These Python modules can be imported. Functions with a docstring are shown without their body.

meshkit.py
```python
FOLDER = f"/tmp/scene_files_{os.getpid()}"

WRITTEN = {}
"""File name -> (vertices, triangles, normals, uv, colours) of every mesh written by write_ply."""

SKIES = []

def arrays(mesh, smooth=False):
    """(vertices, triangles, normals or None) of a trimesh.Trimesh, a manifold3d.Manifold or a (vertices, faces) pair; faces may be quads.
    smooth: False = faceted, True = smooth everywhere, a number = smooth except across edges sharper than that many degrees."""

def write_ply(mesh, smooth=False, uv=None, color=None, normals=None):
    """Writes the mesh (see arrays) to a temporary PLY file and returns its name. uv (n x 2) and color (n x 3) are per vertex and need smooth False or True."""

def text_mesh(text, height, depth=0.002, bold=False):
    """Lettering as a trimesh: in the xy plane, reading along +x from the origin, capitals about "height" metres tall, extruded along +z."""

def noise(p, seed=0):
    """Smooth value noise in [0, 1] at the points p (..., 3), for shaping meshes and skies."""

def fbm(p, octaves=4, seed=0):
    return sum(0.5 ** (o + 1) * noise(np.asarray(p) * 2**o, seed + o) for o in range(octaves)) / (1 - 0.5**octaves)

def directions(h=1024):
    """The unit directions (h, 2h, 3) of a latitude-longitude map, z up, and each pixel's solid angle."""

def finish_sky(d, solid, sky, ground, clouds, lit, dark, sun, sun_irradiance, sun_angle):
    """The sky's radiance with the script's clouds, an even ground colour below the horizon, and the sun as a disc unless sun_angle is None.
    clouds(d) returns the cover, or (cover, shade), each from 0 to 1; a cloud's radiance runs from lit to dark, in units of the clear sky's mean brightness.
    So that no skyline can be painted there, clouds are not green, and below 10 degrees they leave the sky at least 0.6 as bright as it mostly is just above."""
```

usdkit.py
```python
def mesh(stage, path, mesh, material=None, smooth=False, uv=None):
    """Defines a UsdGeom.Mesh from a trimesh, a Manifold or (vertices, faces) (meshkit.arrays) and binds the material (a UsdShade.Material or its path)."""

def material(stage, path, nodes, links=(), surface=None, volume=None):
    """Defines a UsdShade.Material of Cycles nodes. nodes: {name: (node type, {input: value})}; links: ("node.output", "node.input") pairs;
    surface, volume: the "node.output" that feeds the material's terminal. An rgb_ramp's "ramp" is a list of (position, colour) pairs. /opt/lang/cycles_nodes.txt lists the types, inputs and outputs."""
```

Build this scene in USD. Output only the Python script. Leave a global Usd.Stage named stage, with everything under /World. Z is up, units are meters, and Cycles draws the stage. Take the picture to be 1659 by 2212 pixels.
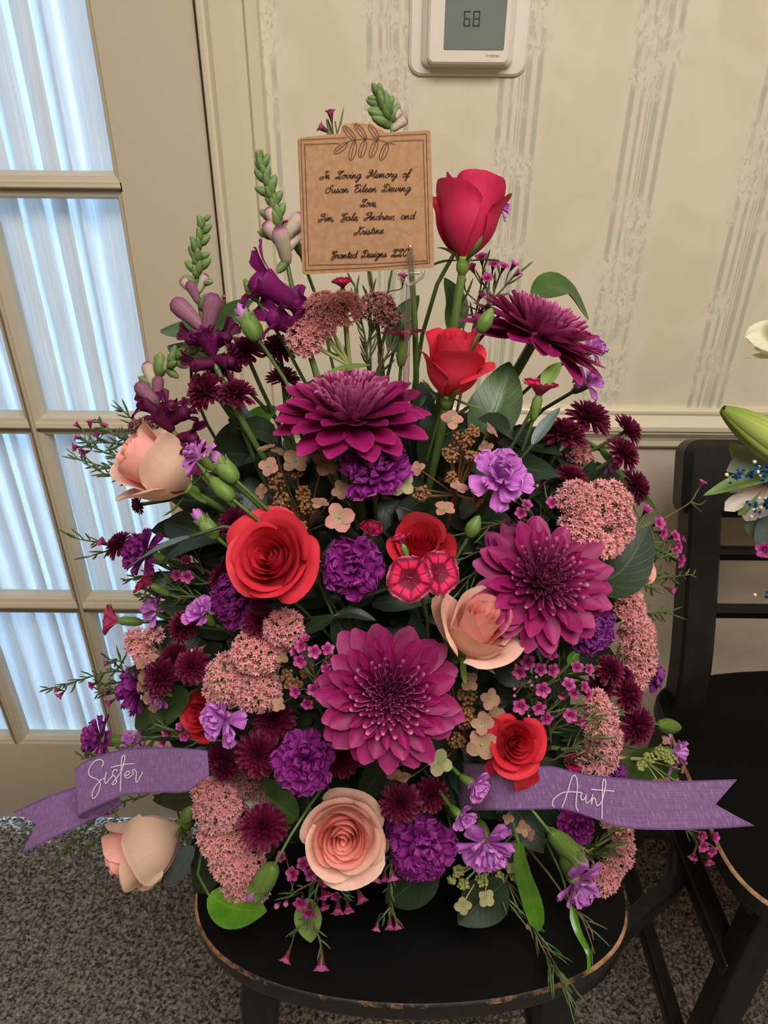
import math, numpy as np, trimesh, usdkit, meshkit
from pxr import Usd, UsdGeom, UsdLux, UsdShade, Gf, Sdf, Vt
from shapely.geometry import Polygon, LineString, box as sbox
from shapely.ops import unary_union
PI = math.pi
stage = Usd.Stage.CreateInMemory()
UsdGeom.Xform.Define(stage, '/World')
stage.SetDefaultPrim(stage.GetPrimAtPath('/World'))

# ------------------------------------------------------------------ camera, light, exposure
FPX, PW, PH = 1580.0, 1659.0, 2212.0
PITCH, ROLL = math.atan(1580.0 / 2614.0), 0.0086
EYE = np.array([0.0, 0.0, 1.489])
FW = np.array([0, math.cos(PITCH), -math.sin(PITCH)])
_u0, _r0 = np.array([0, math.sin(PITCH), math.cos(PITCH)]), np.array([1.0, 0, 0])
RT = math.cos(ROLL) * _r0 + math.sin(ROLL) * _u0
UP = -math.sin(ROLL) * _r0 + math.cos(ROLL) * _u0
cam = UsdGeom.Camera.Define(stage, '/World/camera')
M = Gf.Matrix4d(1)
for i, a in enumerate((RT, UP, -FW, EYE)):
    M.SetRow(i, Gf.Vec4d(*map(float, a), 1.0 if i == 3 else 0.0))
cam.AddTransformOp().Set(M)
cam.CreateHorizontalApertureAttr(36.0)
cam.CreateVerticalApertureAttr(36.0 * PH / PW)
cam.CreateFocalLengthAttr(36.0 * FPX / PW)
cam.CreateClippingRangeAttr(Gf.Vec2f(0.02, 100))
cam.CreateExposureAttr(0.36)
cam.CreateFStopAttr(0.0)

dome = UsdLux.DomeLight.Define(stage, '/World/daylight')      # overcast daylight outside the door
dome.CreateIntensityAttr(4.2)
dome.CreateColorAttr(Gf.Vec3f(0.44, 0.69, 1.0))
lamp = UsdLux.RectLight.Define(stage, '/World/ceiling_lamp')   # the room's ceiling light, behind the viewer
lamp.CreateWidthAttr(1.2); lamp.CreateHeightAttr(0.9)
lamp.CreateIntensityAttr(9.0)
lamp.CreateColorAttr(Gf.Vec3f(1.0, 0.945, 0.87))
lamp.AddTranslateOp().Set(Gf.Vec3d(0.25, -0.35, 2.42))

# ------------------------------------------------------------------ helpers
def ray(x, y):
    return FW + RT * ((x - PW / 2) / FPX) - UP * ((y - PH / 2) / FPX)
def PT(x, y, Y):                      # the point of the photograph's line of sight at distance Y into the room
    d = ray(x, y)
    return EYE + d * (Y / d[1])
def PTz(x, y, z):
    d = ray(x, y)
    return EYE + d * ((z - EYE[2]) / d[2])
def depth(p):
    return float(np.dot(p - EYE, FW))
def px(n, p):                         # n picture pixels at point p, in metres
    return n * depth(p) / FPX
def img(f):                           # picture direction (right, up, towards the viewer) -> world, unit
    v = RT * f[0] + UP * f[1] - FW * f[2]
    return v / np.linalg.norm(v)
_names = {}
def numbered(name, under='/World'):
    k = (under, name)
    n = _names.get(k, 0)
    _names[k] = n + 1
    return f'{under}/{name}' + (f'_{n:03d}' if n else '')
LOOK = {}
def put(name, mesh, mat, under='/World', uv=None, smooth=True, kind=None, label=None):
    p = numbered(name, under)
    if isinstance(mesh, tuple) and len(mesh) == 3:
        mesh, uv = mesh[:2], mesh[2]
    m = usdkit.mesh(stage, p, mesh, LOOK[mat] if isinstance(mat, str) else mat, smooth=smooth, uv=uv)
    if kind: m.GetPrim().SetCustomDataByKey('kind', kind)
    if label: m.GetPrim().SetCustomDataByKey('label', label)
    return p
def tag(path, label=None, cat=None, group=None, kind=None):
    pr = stage.GetPrimAtPath(path)
    for k, v in (('label', label), ('category', cat), ('group', group), ('kind', kind)):
        if v: pr.SetCustomDataByKey(k, v)
    return path
USED = set()
def thing(name, label, cat, loc=(0, 0, 0), group=None):
    p = numbered(name)
    x = UsdGeom.Xform.Define(stage, p)
    x.AddTranslateOp().Set(Gf.Vec3d(*map(float, loc)))
    if label in USED and not group: print('REPEATED LABEL', label)
    USED.add(label)
    return tag(p, label, cat, group)
def xf(path, X, Y, Z, T):
    m = Gf.Matrix4d(1)
    for i, a in enumerate((X, Y, Z)):
        m.SetRow(i, Gf.Vec4d(*map(float, a), 0))
    m.SetRow(3, Gf.Vec4d(*map(float, T), 1))
    x = UsdGeom.Xform.Define(stage, path)
    x.AddTransformOp().Set(m)
    return path
def frame(Z, spin=0.0):
    Z = np.asarray(Z, float) / np.linalg.norm(Z)
    a = np.cross([0, 0, 1.0] if abs(Z[2]) < 0.95 else [0, 1.0, 0], Z); a /= np.linalg.norm(a)
    b = np.cross(Z, a)
    return math.cos(spin) * a + math.sin(spin) * b, -math.sin(spin) * a + math.cos(spin) * b, Z
def join(parts):
    vs, fs, us, n = [], [], [], 0
    for p in parts:
        v, f = np.asarray(p[0], float), np.asarray(p[1], int)
        if f.shape[1] == 4: f = np.vstack([f[:, [0, 1, 2]], f[:, [0, 2, 3]]])
        vs.append(v); fs.append(f + n); n += len(v)
        us.append(p[2] if len(p) > 2 else np.zeros((len(v), 2)))
    return np.vstack(vs), np.vstack(fs), np.vstack(us)
def moved(p, X, Y, Z, T, s=1.0):
    v = np.asarray(p[0])
    return (s * (v[:, :1] * X + v[:, 1:2] * Y + v[:, 2:3] * Z) + T, p[1]) + tuple(p[2:])
def grid(nu, nv, fn):
    s, t = np.meshgrid(np.linspace(-1, 1, nu + 1), np.linspace(0, 1, nv + 1))
    P = np.stack(np.broadcast_arrays(*fn(s, t)), -1).reshape(-1, 3)
    j, i = np.meshgrid(np.arange(nv), np.arange(nu), indexing='ij')
    a = (j * (nu + 1) + i).ravel()
    q = np.stack([a, a + nu + 1, a + nu + 2, a + 1], 1)
    return P, np.vstack([q[:, [0, 1, 2]], q[:, [0, 2, 3]]]), np.stack([(s.ravel() + 1) / 2, t.ravel()], 1)
def smooth01(x, a, b):
    x = np.clip((x - a) / (b - a), 0, 1)
    return x * x * (3 - 2 * x)
def rodrot(P, az):
    c, s = math.cos(az), math.sin(az)
    P = np.asarray(P)
    return np.stack([P[:, 0] * c - P[:, 1] * s, P[:, 0] * s + P[:, 1] * c, P[:, 2]], 1)
WSHAPE = {
    'point': lambda t: (t + .02) ** .55 * (1 - t) ** .55 * 1.46 + .02,
    'petal': lambda t: np.sin(PI * np.clip(.12 + .84 * t ** 1.15, 0, 1)) ** .8,
    'spoon': lambda t: (.32 + .68 * t) * np.sqrt(np.clip(1.002 - t ** 5, 0, 1)),
    'fan': lambda t: (.2 + .8 * t ** 1.15) * np.sqrt(np.clip(1.06 - t ** 9, 0, 1)),
    'round': lambda t: np.sqrt(np.clip(1.01 - (2 * (.08 + .92 * t) - 1) ** 2, 0, 1)),
    'needle': lambda t: np.sqrt(np.clip(1.02 - t, 0, 1)) * np.minimum(1, .4 + t * 4),
    'mumtip': lambda t: np.minimum(1, .32 + 1.3 * t) * np.clip(1.05 - t ** 4.6, 0, 1) ** .58,
    'quill': lambda t: np.minimum(1, .55 + t) * np.sqrt(np.clip(1.32 - t ** 6, 0, 1)),
    'leaf': lambda t: np.sin(PI * np.clip(.04 + .955 * t ** .85, 0, 1)) ** .75,
}
def petal(L, W, ph0, ph1, cup=.2, shape='petal', r0=0.0, z0=0.0, az=0.0, nu=4, nv=6, ruf=0.0, rn=2.5, rp=0.0, notch=0.0, side=0.0, crease=0.0, tub=0.0):
    """A petal from the axis (z) outwards: ph0..ph1 its lean from the axis in degrees, base to tip."""
    w = WSHAPE[shape]
    n = 24
    tt = np.linspace(0, 1, n + 1)
    ph = np.radians(ph0 + (ph1 - ph0) * tt)
    cx = r0 + L * np.concatenate([[0], np.cumsum((np.sin(ph[1:]) + np.sin(ph[:-1])) / 2)]) / n
    cz = z0 + L * np.concatenate([[0], np.cumsum((np.cos(ph[1:]) + np.cos(ph[:-1])) / 2)]) / n
    def fn(s, t):
        te = t * (1 - notch * (np.abs(np.sin(s * 9.5 + rp)) ** 2) * t ** 3)
        x, z, p = np.interp(te, tt, cx), np.interp(te, tt, cz), np.interp(te, tt, ph)
        hw = W / 2 * w(t)
        if tub:
            h, s = hw * (1 - np.cos(s * tub)) * .9, np.sin(s * tub) * .95
        else:
            h = cup * (s * s) * hw
        h = h + ruf * np.sin(rn * s * PI + rp) * t ** 1.6 + crease * np.abs(s) * hw
        return x - np.cos(p) * h, s * hw + side * t * t * L, z + np.sin(p) * h
    P, f, uv = grid(nu, nv, fn)
    return rodrot(P, az), f, uv
def tube(pts, r, sides=6, cap=True):
    p = np.asarray(pts, float)
    r = np.broadcast_to(np.asarray(r, float), (len(p),))
    t = np.gradient(p, axis=0); t /= np.linalg.norm(t, axis=1, keepdims=True) + 1e-12
    a = np.cross(t[0], [0, 0, 1.0] if abs(t[0][2]) < .9 else [1.0, 0, 0]); a /= np.linalg.norm(a)
    A = []
    for k in range(len(p)):
        a = a - t[k] * np.dot(a, t[k]); a /= np.linalg.norm(a) + 1e-12
        A.append(a)
    A = np.array(A); B = np.cross(t, A)
    g = np.arange(sides) * 2 * PI / sides
    v = p[:, None] + r[:, None, None] * (np.cos(g)[None, :, None] * A[:, None] + np.sin(g)[None, :, None] * B[:, None])
    i, j = np.meshgrid(np.arange(len(p) - 1), np.arange(sides), indexing='ij')
    q = np.stack([i * sides + j, i * sides + (j + 1) % sides, (i + 1) * sides + (j + 1) % sides, (i + 1) * sides + j], -1).reshape(-1, 4)
    f = np.vstack([q[:, [0, 1, 2]], q[:, [0, 2, 3]]])
    v = v.reshape(-1, 3)
    if cap:
        n = len(v)
        v = np.vstack([v, p[:1], p[-1:]])
        k = np.arange(sides); e = (len(p) - 1) * sides
        f = np.vstack([f, np.stack([np.full(sides, n), (k + 1) % sides, k], 1), np.stack([np.full(sides, n + 1), e + k, e + (k + 1) % sides], 1)])
    tv = np.concatenate([np.repeat(np.linspace(0, 1, len(p)), sides), [0, 1] if cap else []])
    return v, f, np.stack([np.full(len(tv), .5), tv], 1)
def bez(a, b, c, d, n=9):
    t = np.linspace(0, 1, n)[:, None]
    return (1 - t) ** 3 * a + 3 * (1 - t) ** 2 * t * b + 3 * (1 - t) * t * t * c + t ** 3 * d
def catmull(P, n=6):
    P = np.asarray(P, float)
    Q = np.vstack([2 * P[0] - P[1], P, 2 * P[-1] - P[-2]])
    t = np.linspace(0, 1, n, endpoint=False)[:, None]
    o = []
    for i in range(len(P) - 1):
        a, b, c, d = Q[i:i + 4]
        o.append(.5 * ((2 * b) + (c - a) * t + (2 * a - 5 * b + 4 * c - d) * t ** 2 + (3 * b - a - 3 * c + d) * t ** 3))
    return np.vstack(o + [P[-1:]])
def lathe(prof, n=20):
    prof = np.asarray(prof, float)
    g = np.arange(n) * 2 * PI / n
    v = np.stack([prof[:, 0][:, None] * np.cos(g), prof[:, 0][:, None] * np.sin(g), np.repeat(prof[:, 1][:, None], n, 1)], -1).reshape(-1, 3)
    i, j = np.meshgrid(np.arange(len(prof) - 1), np.arange(n), indexing='ij')
    q = np.stack([i * n + j, i * n + (j + 1) % n, (i + 1) * n + (j + 1) % n, (i + 1) * n + j], -1).reshape(-1, 4)
    return v, np.vstack([q[:, [0, 1, 2]], q[:, [0, 2, 3]]]), np.stack([np.tile(np.arange(n) / n, len(prof)), np.repeat(np.linspace(0, 1, len(prof)), n)], 1)
def bx(x0, x1, y0, y1, z0, z1, ch=0.0):
    """A box with edges rounded by ch."""
    if ch <= 0:
        m = trimesh.creation.box((x1 - x0, y1 - y0, z1 - z0))
        m.apply_translation(((x0 + x1) / 2, (y0 + y1) / 2, (z0 + z1) / 2))
        return np.array(m.vertices), np.array(m.faces)
    pts = []
    for sx in (0, 1):
        for sy in (0, 1):
            for sz in (0, 1):
                c = [(x0, x1)[sx], (y0, y1)[sy], (z0, z1)[sz]]
                for k in range(3):
                    q = list(c)
                    for j, sg in enumerate((sx, sy, sz)):
                        if j != k: q[j] += ch * (1 - 2 * sg)
                    pts.append(q)
    h = trimesh.convex.convex_hull(np.array(pts))
    return np.array(h.vertices), np.array(h.faces)
def bar(a, b, w, h, up=(0, 0, 1), ch=.003):
    """A bar of section w x h from a to b."""
    a, b = np.asarray(a, float), np.asarray(b, float)
    d = b - a; L = np.linalg.norm(d); d /= L
    s = np.cross(d, up); s /= np.linalg.norm(s); u = np.cross(s, d)
    v, f = bx(-w / 2, w / 2, 0, L, -h / 2, h / 2, ch)
    return v[:, :1] * s + v[:, 1:2] * d + v[:, 2:3] * u + a, f
def extrude(poly, h):
    m = trimesh.creation.extrude_polygon(poly, h, engine='earcut')
    return np.array(m.vertices), np.array(m.faces)

# ------------------------------------------------------------------ materials
def lin(c):
    c = np.asarray(c, float) / 255
    return tuple(np.where(c < .04045, c / 12.92, ((c + .055) / 1.055) ** 2.4))
def mat(name, nodes, links, surface):
    LOOK[name] = usdkit.material(stage, '/World/Looks/' + name, nodes, links, surface=surface)
def plain(name, c, rough=.5, **kw):
    mat(name, {'p': ('principled_bsdf', {'base_color': lin(c), 'roughness': rough, **kw})}, [], 'p.BSDF')
def noisy(name, c1, c2, scale, rough=.5, bump=0.0, detail=3, bscale=None, stretch=(1, 1, 1), lo=.35, hi=.65, dist=.002, **kw):
    nodes = {'g': ('geometry', {}), 'mp': ('mapping', {'scale': stretch}),
             'n': ('noise_texture', {'scale': scale, 'detail': detail}),
             'r': ('rgb_ramp', {'ramp': [(0, lin(c1)), (lo, lin(c1)), (hi, lin(c2)), (1, lin(c2))]}),
             'p': ('principled_bsdf', {'roughness': rough, **kw})}
    links = [('g.position', 'mp.vector'), ('mp.vector', 'n.vector'), ('n.fac', 'r.fac'), ('r.color', 'p.base_color')]
    if bump:
        nodes['n2'] = ('noise_texture', {'scale': bscale or scale, 'detail': 4})
        nodes['b'] = ('bump', {'strength': bump, 'distance': dist})
        links += [('mp.vector', 'n2.vector'), ('n2.fac', 'b.height'), ('b.normal', 'p.normal')]
    mat(name, nodes, links, 'p.BSDF')
def petalmat(name, ramp, back=None, rough=.6, trans=.18, vary=.12, veins=.18, spec=.3, vs=(26, 1.6, 1), sheen=.0, edge=None, ew=(.34, .46), ea=.8):
    """Petals: colour from base to tip along v of the uv, another colour on the reverse, veins, and light through the petal."""
    stops = [(a, lin(c)) for a, c in ramp]
    nodes = {'tc': ('texture_coordinate', {}), 'sx': ('separate_xyz', {}), 'r': ('rgb_ramp', {'ramp': stops}),
             'oi': ('object_info', {}), 'mv': ('map_range', {'from_min': 0, 'from_max': 1, 'to_min': 1 - vary, 'to_max': 1 + vary}),
             'mp': ('mapping', {'scale': vs}), 'n': ('noise_texture', {'scale': 1.0, 'detail': 2}),
             'nv': ('map_range', {'from_min': .3, 'from_max': .7, 'to_min': 1 - veins, 'to_max': 1 + veins}),
             'mm': ('math', {'math_type': 'multiply'}),
             'h': ('hsv', {'saturation': 1.0, 'hue': .5, 'fac': 1.0}),
             'p': ('principled_bsdf', {'roughness': rough, 'specular_ior_level': spec, 'sheen_weight': sheen}), 't': ('translucent_bsdf', {}), 'm': ('mix_closure', {'fac': trans})}
    links = [('tc.UV', 'sx.vector'), ('sx.y', 'r.fac'), ('oi.random', 'mv.value'), ('mv.result', 'mm.value1'),
             ('tc.UV', 'mp.vector'), ('mp.vector', 'n.vector'), ('n.fac', 'nv.value'), ('nv.result', 'mm.value2'), ('mm.value', 'h.value'),
             ('h.color', 'p.base_color'), ('h.color', 't.color'), ('p.BSDF', 'm.closure1'), ('t.BSDF', 'm.closure2')]
    src = 'r.color'
    if edge:
        nodes.update({'es': ('math', {'math_type': 'subtract', 'value2': .5}), 'eb': ('math', {'math_type': 'absolute'}), 'er': ('map_range', {'from_min': ew[0], 'from_max': ew[1], 'to_min': 0, 'to_max': ea, 'clamp': True}),
                      'ev': ('map_range', {'from_min': .86, 'from_max': .98, 'to_min': 0, 'to_max': ea, 'clamp': True}), 'ex': ('math', {'math_type': 'maximum'}), 'em': ('mix', {'color2': lin(edge)})})
        links += [('sx.x', 'es.value1'), ('es.value', 'eb.value1'), ('eb.value', 'er.value'), ('sx.y', 'ev.value'), ('er.result', 'ex.value1'), ('ev.result', 'ex.value2'), ('ex.value', 'em.fac'), ('r.color', 'em.color1')]
        src = 'em.color'
    if back:
        nodes['g'] = ('geometry', {})
        nodes['mb'] = ('mix', {'color2': lin(back)})
        nodes['bf'] = ('math', {'math_type': 'multiply', 'value2': .85})
        links += [('g.backfacing', 'bf.value1'), ('bf.value', 'mb.fac'), (src, 'mb.color1'), ('mb.color', 'h.color')]
    else:
        links += [(src, 'h.color')]
    mat(name, nodes, links, 'm.closure')
petalmat('mum_petal', [(0, (100, 8, 62)), (.6, (134, 16, 82)), (1, (150, 26, 98))], back=(176, 72, 128), rough=.5, veins=.2, edge=(164, 50, 116), ew=(.44, .5), ea=.5)
petalmat('mum_heart', [(0, (70, 4, 42)), (.55, (112, 14, 72)), (1, (146, 38, 100))], back=(172, 74, 128), rough=.5, edge=(214, 124, 168), ew=(.26, .46), ea=1.0)
petalmat('button_petal', [(0, (62, 4, 32)), (.7, (94, 10, 48)), (1, (112, 20, 60))], back=(118, 34, 70), rough=.5, edge=(124, 36, 74), ew=(.36, .5), ea=.6)
petalmat('rose_coral', [(0, (196, 44, 56)), (.7, (222, 58, 70)), (1, (218, 48, 70))], back=(214, 60, 84), veins=.05, vary=.07, trans=.22)
petalmat('rose_crimson', [(0, (170, 22, 56)), (.7, (198, 30, 70)), (1, (190, 28, 70))], back=(200, 44, 86), veins=.06, vary=.07)
petalmat('rose_red', [(0, (186, 32, 48)), (.7, (222, 50, 62)), (1, (216, 42, 62))], back=(198, 38, 62), veins=.05, vary=.07, trans=.22)
petalmat('rose_pink', [(0, (250, 168, 156)), (.6, (252, 172, 162)), (1, (250, 184, 174))], back=(250, 186, 172), veins=.04, vary=.05, trans=.28)
petalmat('rose_pale', [(0, (236, 214, 178)), (.4, (248, 196, 178)), (.85, (250, 196, 182)), (1, (236, 206, 178))], back=(242, 208, 182), veins=.04, vary=.05, trans=.28)
petalmat('carnation_purple', [(0, (104, 18, 98)), (.7, (132, 28, 122)), (1, (146, 44, 138))], back=(148, 52, 142), veins=.14)
petalmat('carnation_violet', [(0, (92, 24, 100)), (.7, (122, 34, 126)), (1, (138, 54, 146))], back=(146, 66, 152), veins=.14)
petalmat('carnation_lavender', [(0, (196, 112, 196)), (.6, (190, 98, 196)), (1, (206, 128, 210))], back=(208, 142, 212), veins=.12, trans=.22)
petalmat('carnation_peach', [(0, (238, 178, 156)), (1, (244, 182, 166))], back=(244, 190, 172))
petalmat('calyx_green', [(0, (84, 110, 42)), (.6, (104, 134, 60)), (1, (132, 154, 90))], rough=.45, trans=.12)
petalmat('bud_lilac', [(0, (206, 160, 206)), (1, (200, 116, 206))], veins=.2)
petalmat('wax_petal', [(0, (120, 14, 70)), (.3, (180, 54, 134)), (1, (200, 88, 162))], back=(196, 92, 156), rough=.4)
petalmat('wax_cup', [(0, (66, 80, 42)), (.45, (104, 48, 60)), (.8, (130, 28, 78)), (1, (96, 14, 52))], rough=.35)
petalmat('wax_bud', [(0, (170, 50, 120)), (1, (224, 150, 196))], rough=.35)
petalmat('sedum_star', [(0, (226, 172, 158)), (.4, (230, 156, 162)), (1, (240, 184, 188))], back=(236, 186, 182), vary=.1, trans=.3)
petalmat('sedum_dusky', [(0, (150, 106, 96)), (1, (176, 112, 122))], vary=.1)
petalmat('hydrangea_blush', [(0, (150, 138, 100)), (.4, (172, 124, 110)), (1, (182, 124, 118))], back=(166, 132, 116), veins=.12, vs=(9, 3, 1), vary=.16)
petalmat('hydrangea_tan', [(0, (150, 138, 98)), (.4, (164, 128, 104)), (1, (170, 122, 106))], back=(158, 130, 106), veins=.12, vs=(9, 3, 1), vary=.16)
petalmat('hydrangea_green', [(0, (146, 152, 98)), (.5, (160, 156, 112)), (1, (166, 150, 116))], back=(160, 156, 118), veins=.1, vs=(9, 3, 1))
petalmat('snap_purple', [(0, (150, 60, 120)), (.4, (120, 20, 96)), (1, (126, 18, 104))], back=(150, 50, 126), veins=.16)
petalmat('snap_wine', [(0, (96, 22, 70)), (1, (92, 8, 62))], back=(116, 34, 84), veins=.14)
petalmat('snap_bud', [(0, (178, 182, 138)), (.5, (206, 194, 170)), (.74, (196, 160, 162)), (.86, (140, 60, 108)), (1, (128, 44, 98))], veins=.12)
petalmat('snap_pinkbud', [(0, (150, 120, 116)), (.5, (160, 108, 130)), (1, (112, 48, 92))], veins=.2)
petalmat('snap_green', [(0, (80, 108, 48)), (1, (126, 152, 92))], rough=.45, veins=.1)
plain('sedum_stem', (170, 178, 110), .5)
plain('bract_brown', (120, 84, 50), .6)
noisy('bud_brown', (112, 78, 44), (150, 104, 66), 90, .7)
noisy('bud_green', (130, 140, 66), (158, 158, 90), 90, .6)
noisy('stem_green', (70, 96, 44), (98, 124, 62), 40, .45, stretch=(1, 1, .3))
noisy('stem_dark', (44, 58, 34), (66, 82, 46), 40, .5)
noisy('stem_wood', (84, 70, 44), (110, 96, 66), 60, .6)
noisy('needle', (58, 84, 40), (88, 116, 58), 60, .45)
def leafmat(name, c, c2, rough=.35, trans=.15, back=None, vein=(92, 122, 66), spec=.5):
    nodes = {'tc': ('texture_coordinate', {}), 'sx': ('separate_xyz', {}),
             'a': ('math', {'math_type': 'subtract', 'value2': .5}), 'ab': ('math', {'math_type': 'absolute'}),
             'mid': ('map_range', {'from_min': .008, 'from_max': .03, 'to_min': .5, 'to_max': 0, 'clamp': True}),
             'k': ('math', {'math_type': 'multiply', 'value2': -.55}), 'yy': ('math', {'math_type': 'add'}),
             'fr': ('math', {'math_type': 'multiply', 'value2': 9.0}), 'fc': ('math', {'math_type': 'fraction'}), 'fs': ('math', {'math_type': 'subtract', 'value2': .5}), 'fa': ('math', {'math_type': 'absolute'}),
             'sv': ('map_range', {'from_min': .0, 'from_max': .07, 'to_min': .22, 'to_max': 0, 'clamp': True}),
             'mx': ('math', {'math_type': 'maximum'}),
             'g': ('geometry', {}), 'n': ('noise_texture', {'scale': 45, 'detail': 3}),
             'r': ('rgb_ramp', {'ramp': [(.3, lin(c)), (.7, lin(c2))]}),
             'v': ('mix', {'color2': lin(vein)}), 'b': ('bump', {'strength': .3, 'distance': .001}),
             'p': ('principled_bsdf', {'roughness': rough, 'specular_ior_level': spec}), 't': ('translucent_bsdf', {}), 'm': ('mix_closure', {'fac': trans})}
    links = [('tc.UV', 'sx.vector'), ('sx.x', 'a.value1'), ('a.value', 'ab.value1'), ('ab.value', 'mid.value'),
             ('ab.value', 'k.value1'), ('k.value', 'yy.value1'), ('sx.y', 'yy.value2'), ('yy.value', 'fr.value1'), ('fr.value', 'fc.value1'), ('fc.value', 'fs.value1'), ('fs.value', 'fa.value1'), ('fa.value', 'sv.value'),
             ('mid.result', 'mx.value1'), ('sv.result', 'mx.value2'), ('g.position', 'n.vector'), ('n.fac', 'r.fac'), ('r.color', 'v.color1'), ('mx.value', 'v.fac'),
             ('mx.value', 'b.height'), ('b.normal', 'p.normal'), ('p.BSDF', 'm.closure1'), ('t.BSDF', 'm.closure2')]
    out = 'v.color'
    if back:
        nodes['mb'] = ('mix', {'color2': lin(back)})
        links += [('g.backfacing', 'mb.fac'), ('v.color', 'mb.color1')]
        out = 'mb.color'
    links += [(out, 'p.base_color'), (out, 't.color')]
    mat(name, nodes, links, 'm.closure')
leafmat('leaf_green', (52, 84, 34), (76, 108, 50), back=(112, 136, 84))
leafmat('leaf_bright', (64, 118, 20), (96, 148, 40), rough=.22, vein=(120, 160, 60))
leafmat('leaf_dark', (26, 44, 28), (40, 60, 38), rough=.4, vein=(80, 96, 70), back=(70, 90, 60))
leafmat('leaf_blue', (78, 100, 100), (104, 124, 124), rough=.4, vein=(130, 146, 140))
leafmat('leaf_sage', (124, 140, 120), (146, 158, 140), rough=.6, vein=(160, 170, 150), spec=.2)
leafmat('leaf_pale', (104, 136, 64), (130, 158, 84), rough=.4, vein=(160, 180, 110))
# ------------------------------------------------------------------ the room
DW = 1.063                                     # distance of the wall behind the flowers
XO = -.2345                                    # edge of the door next to its frame
plain('door_paint', (214, 201, 176), .38)
plain('trim_paint', (226, 214, 188), .35)
plain('gap_dark', (30, 25, 20), .9)
plain('ceiling_paint', (236, 230, 216), .8)
plain('room_paint', (214, 200, 172), .8)
plain('brass', (150, 132, 96), .35, metallic=.8)
noisy('carpet', (72, 65, 58), (176, 166, 154), 150, .95, bump=1.0, detail=4, bscale=240, lo=.36, hi=.66, dist=.006, specular_ior_level=.0)

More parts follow.
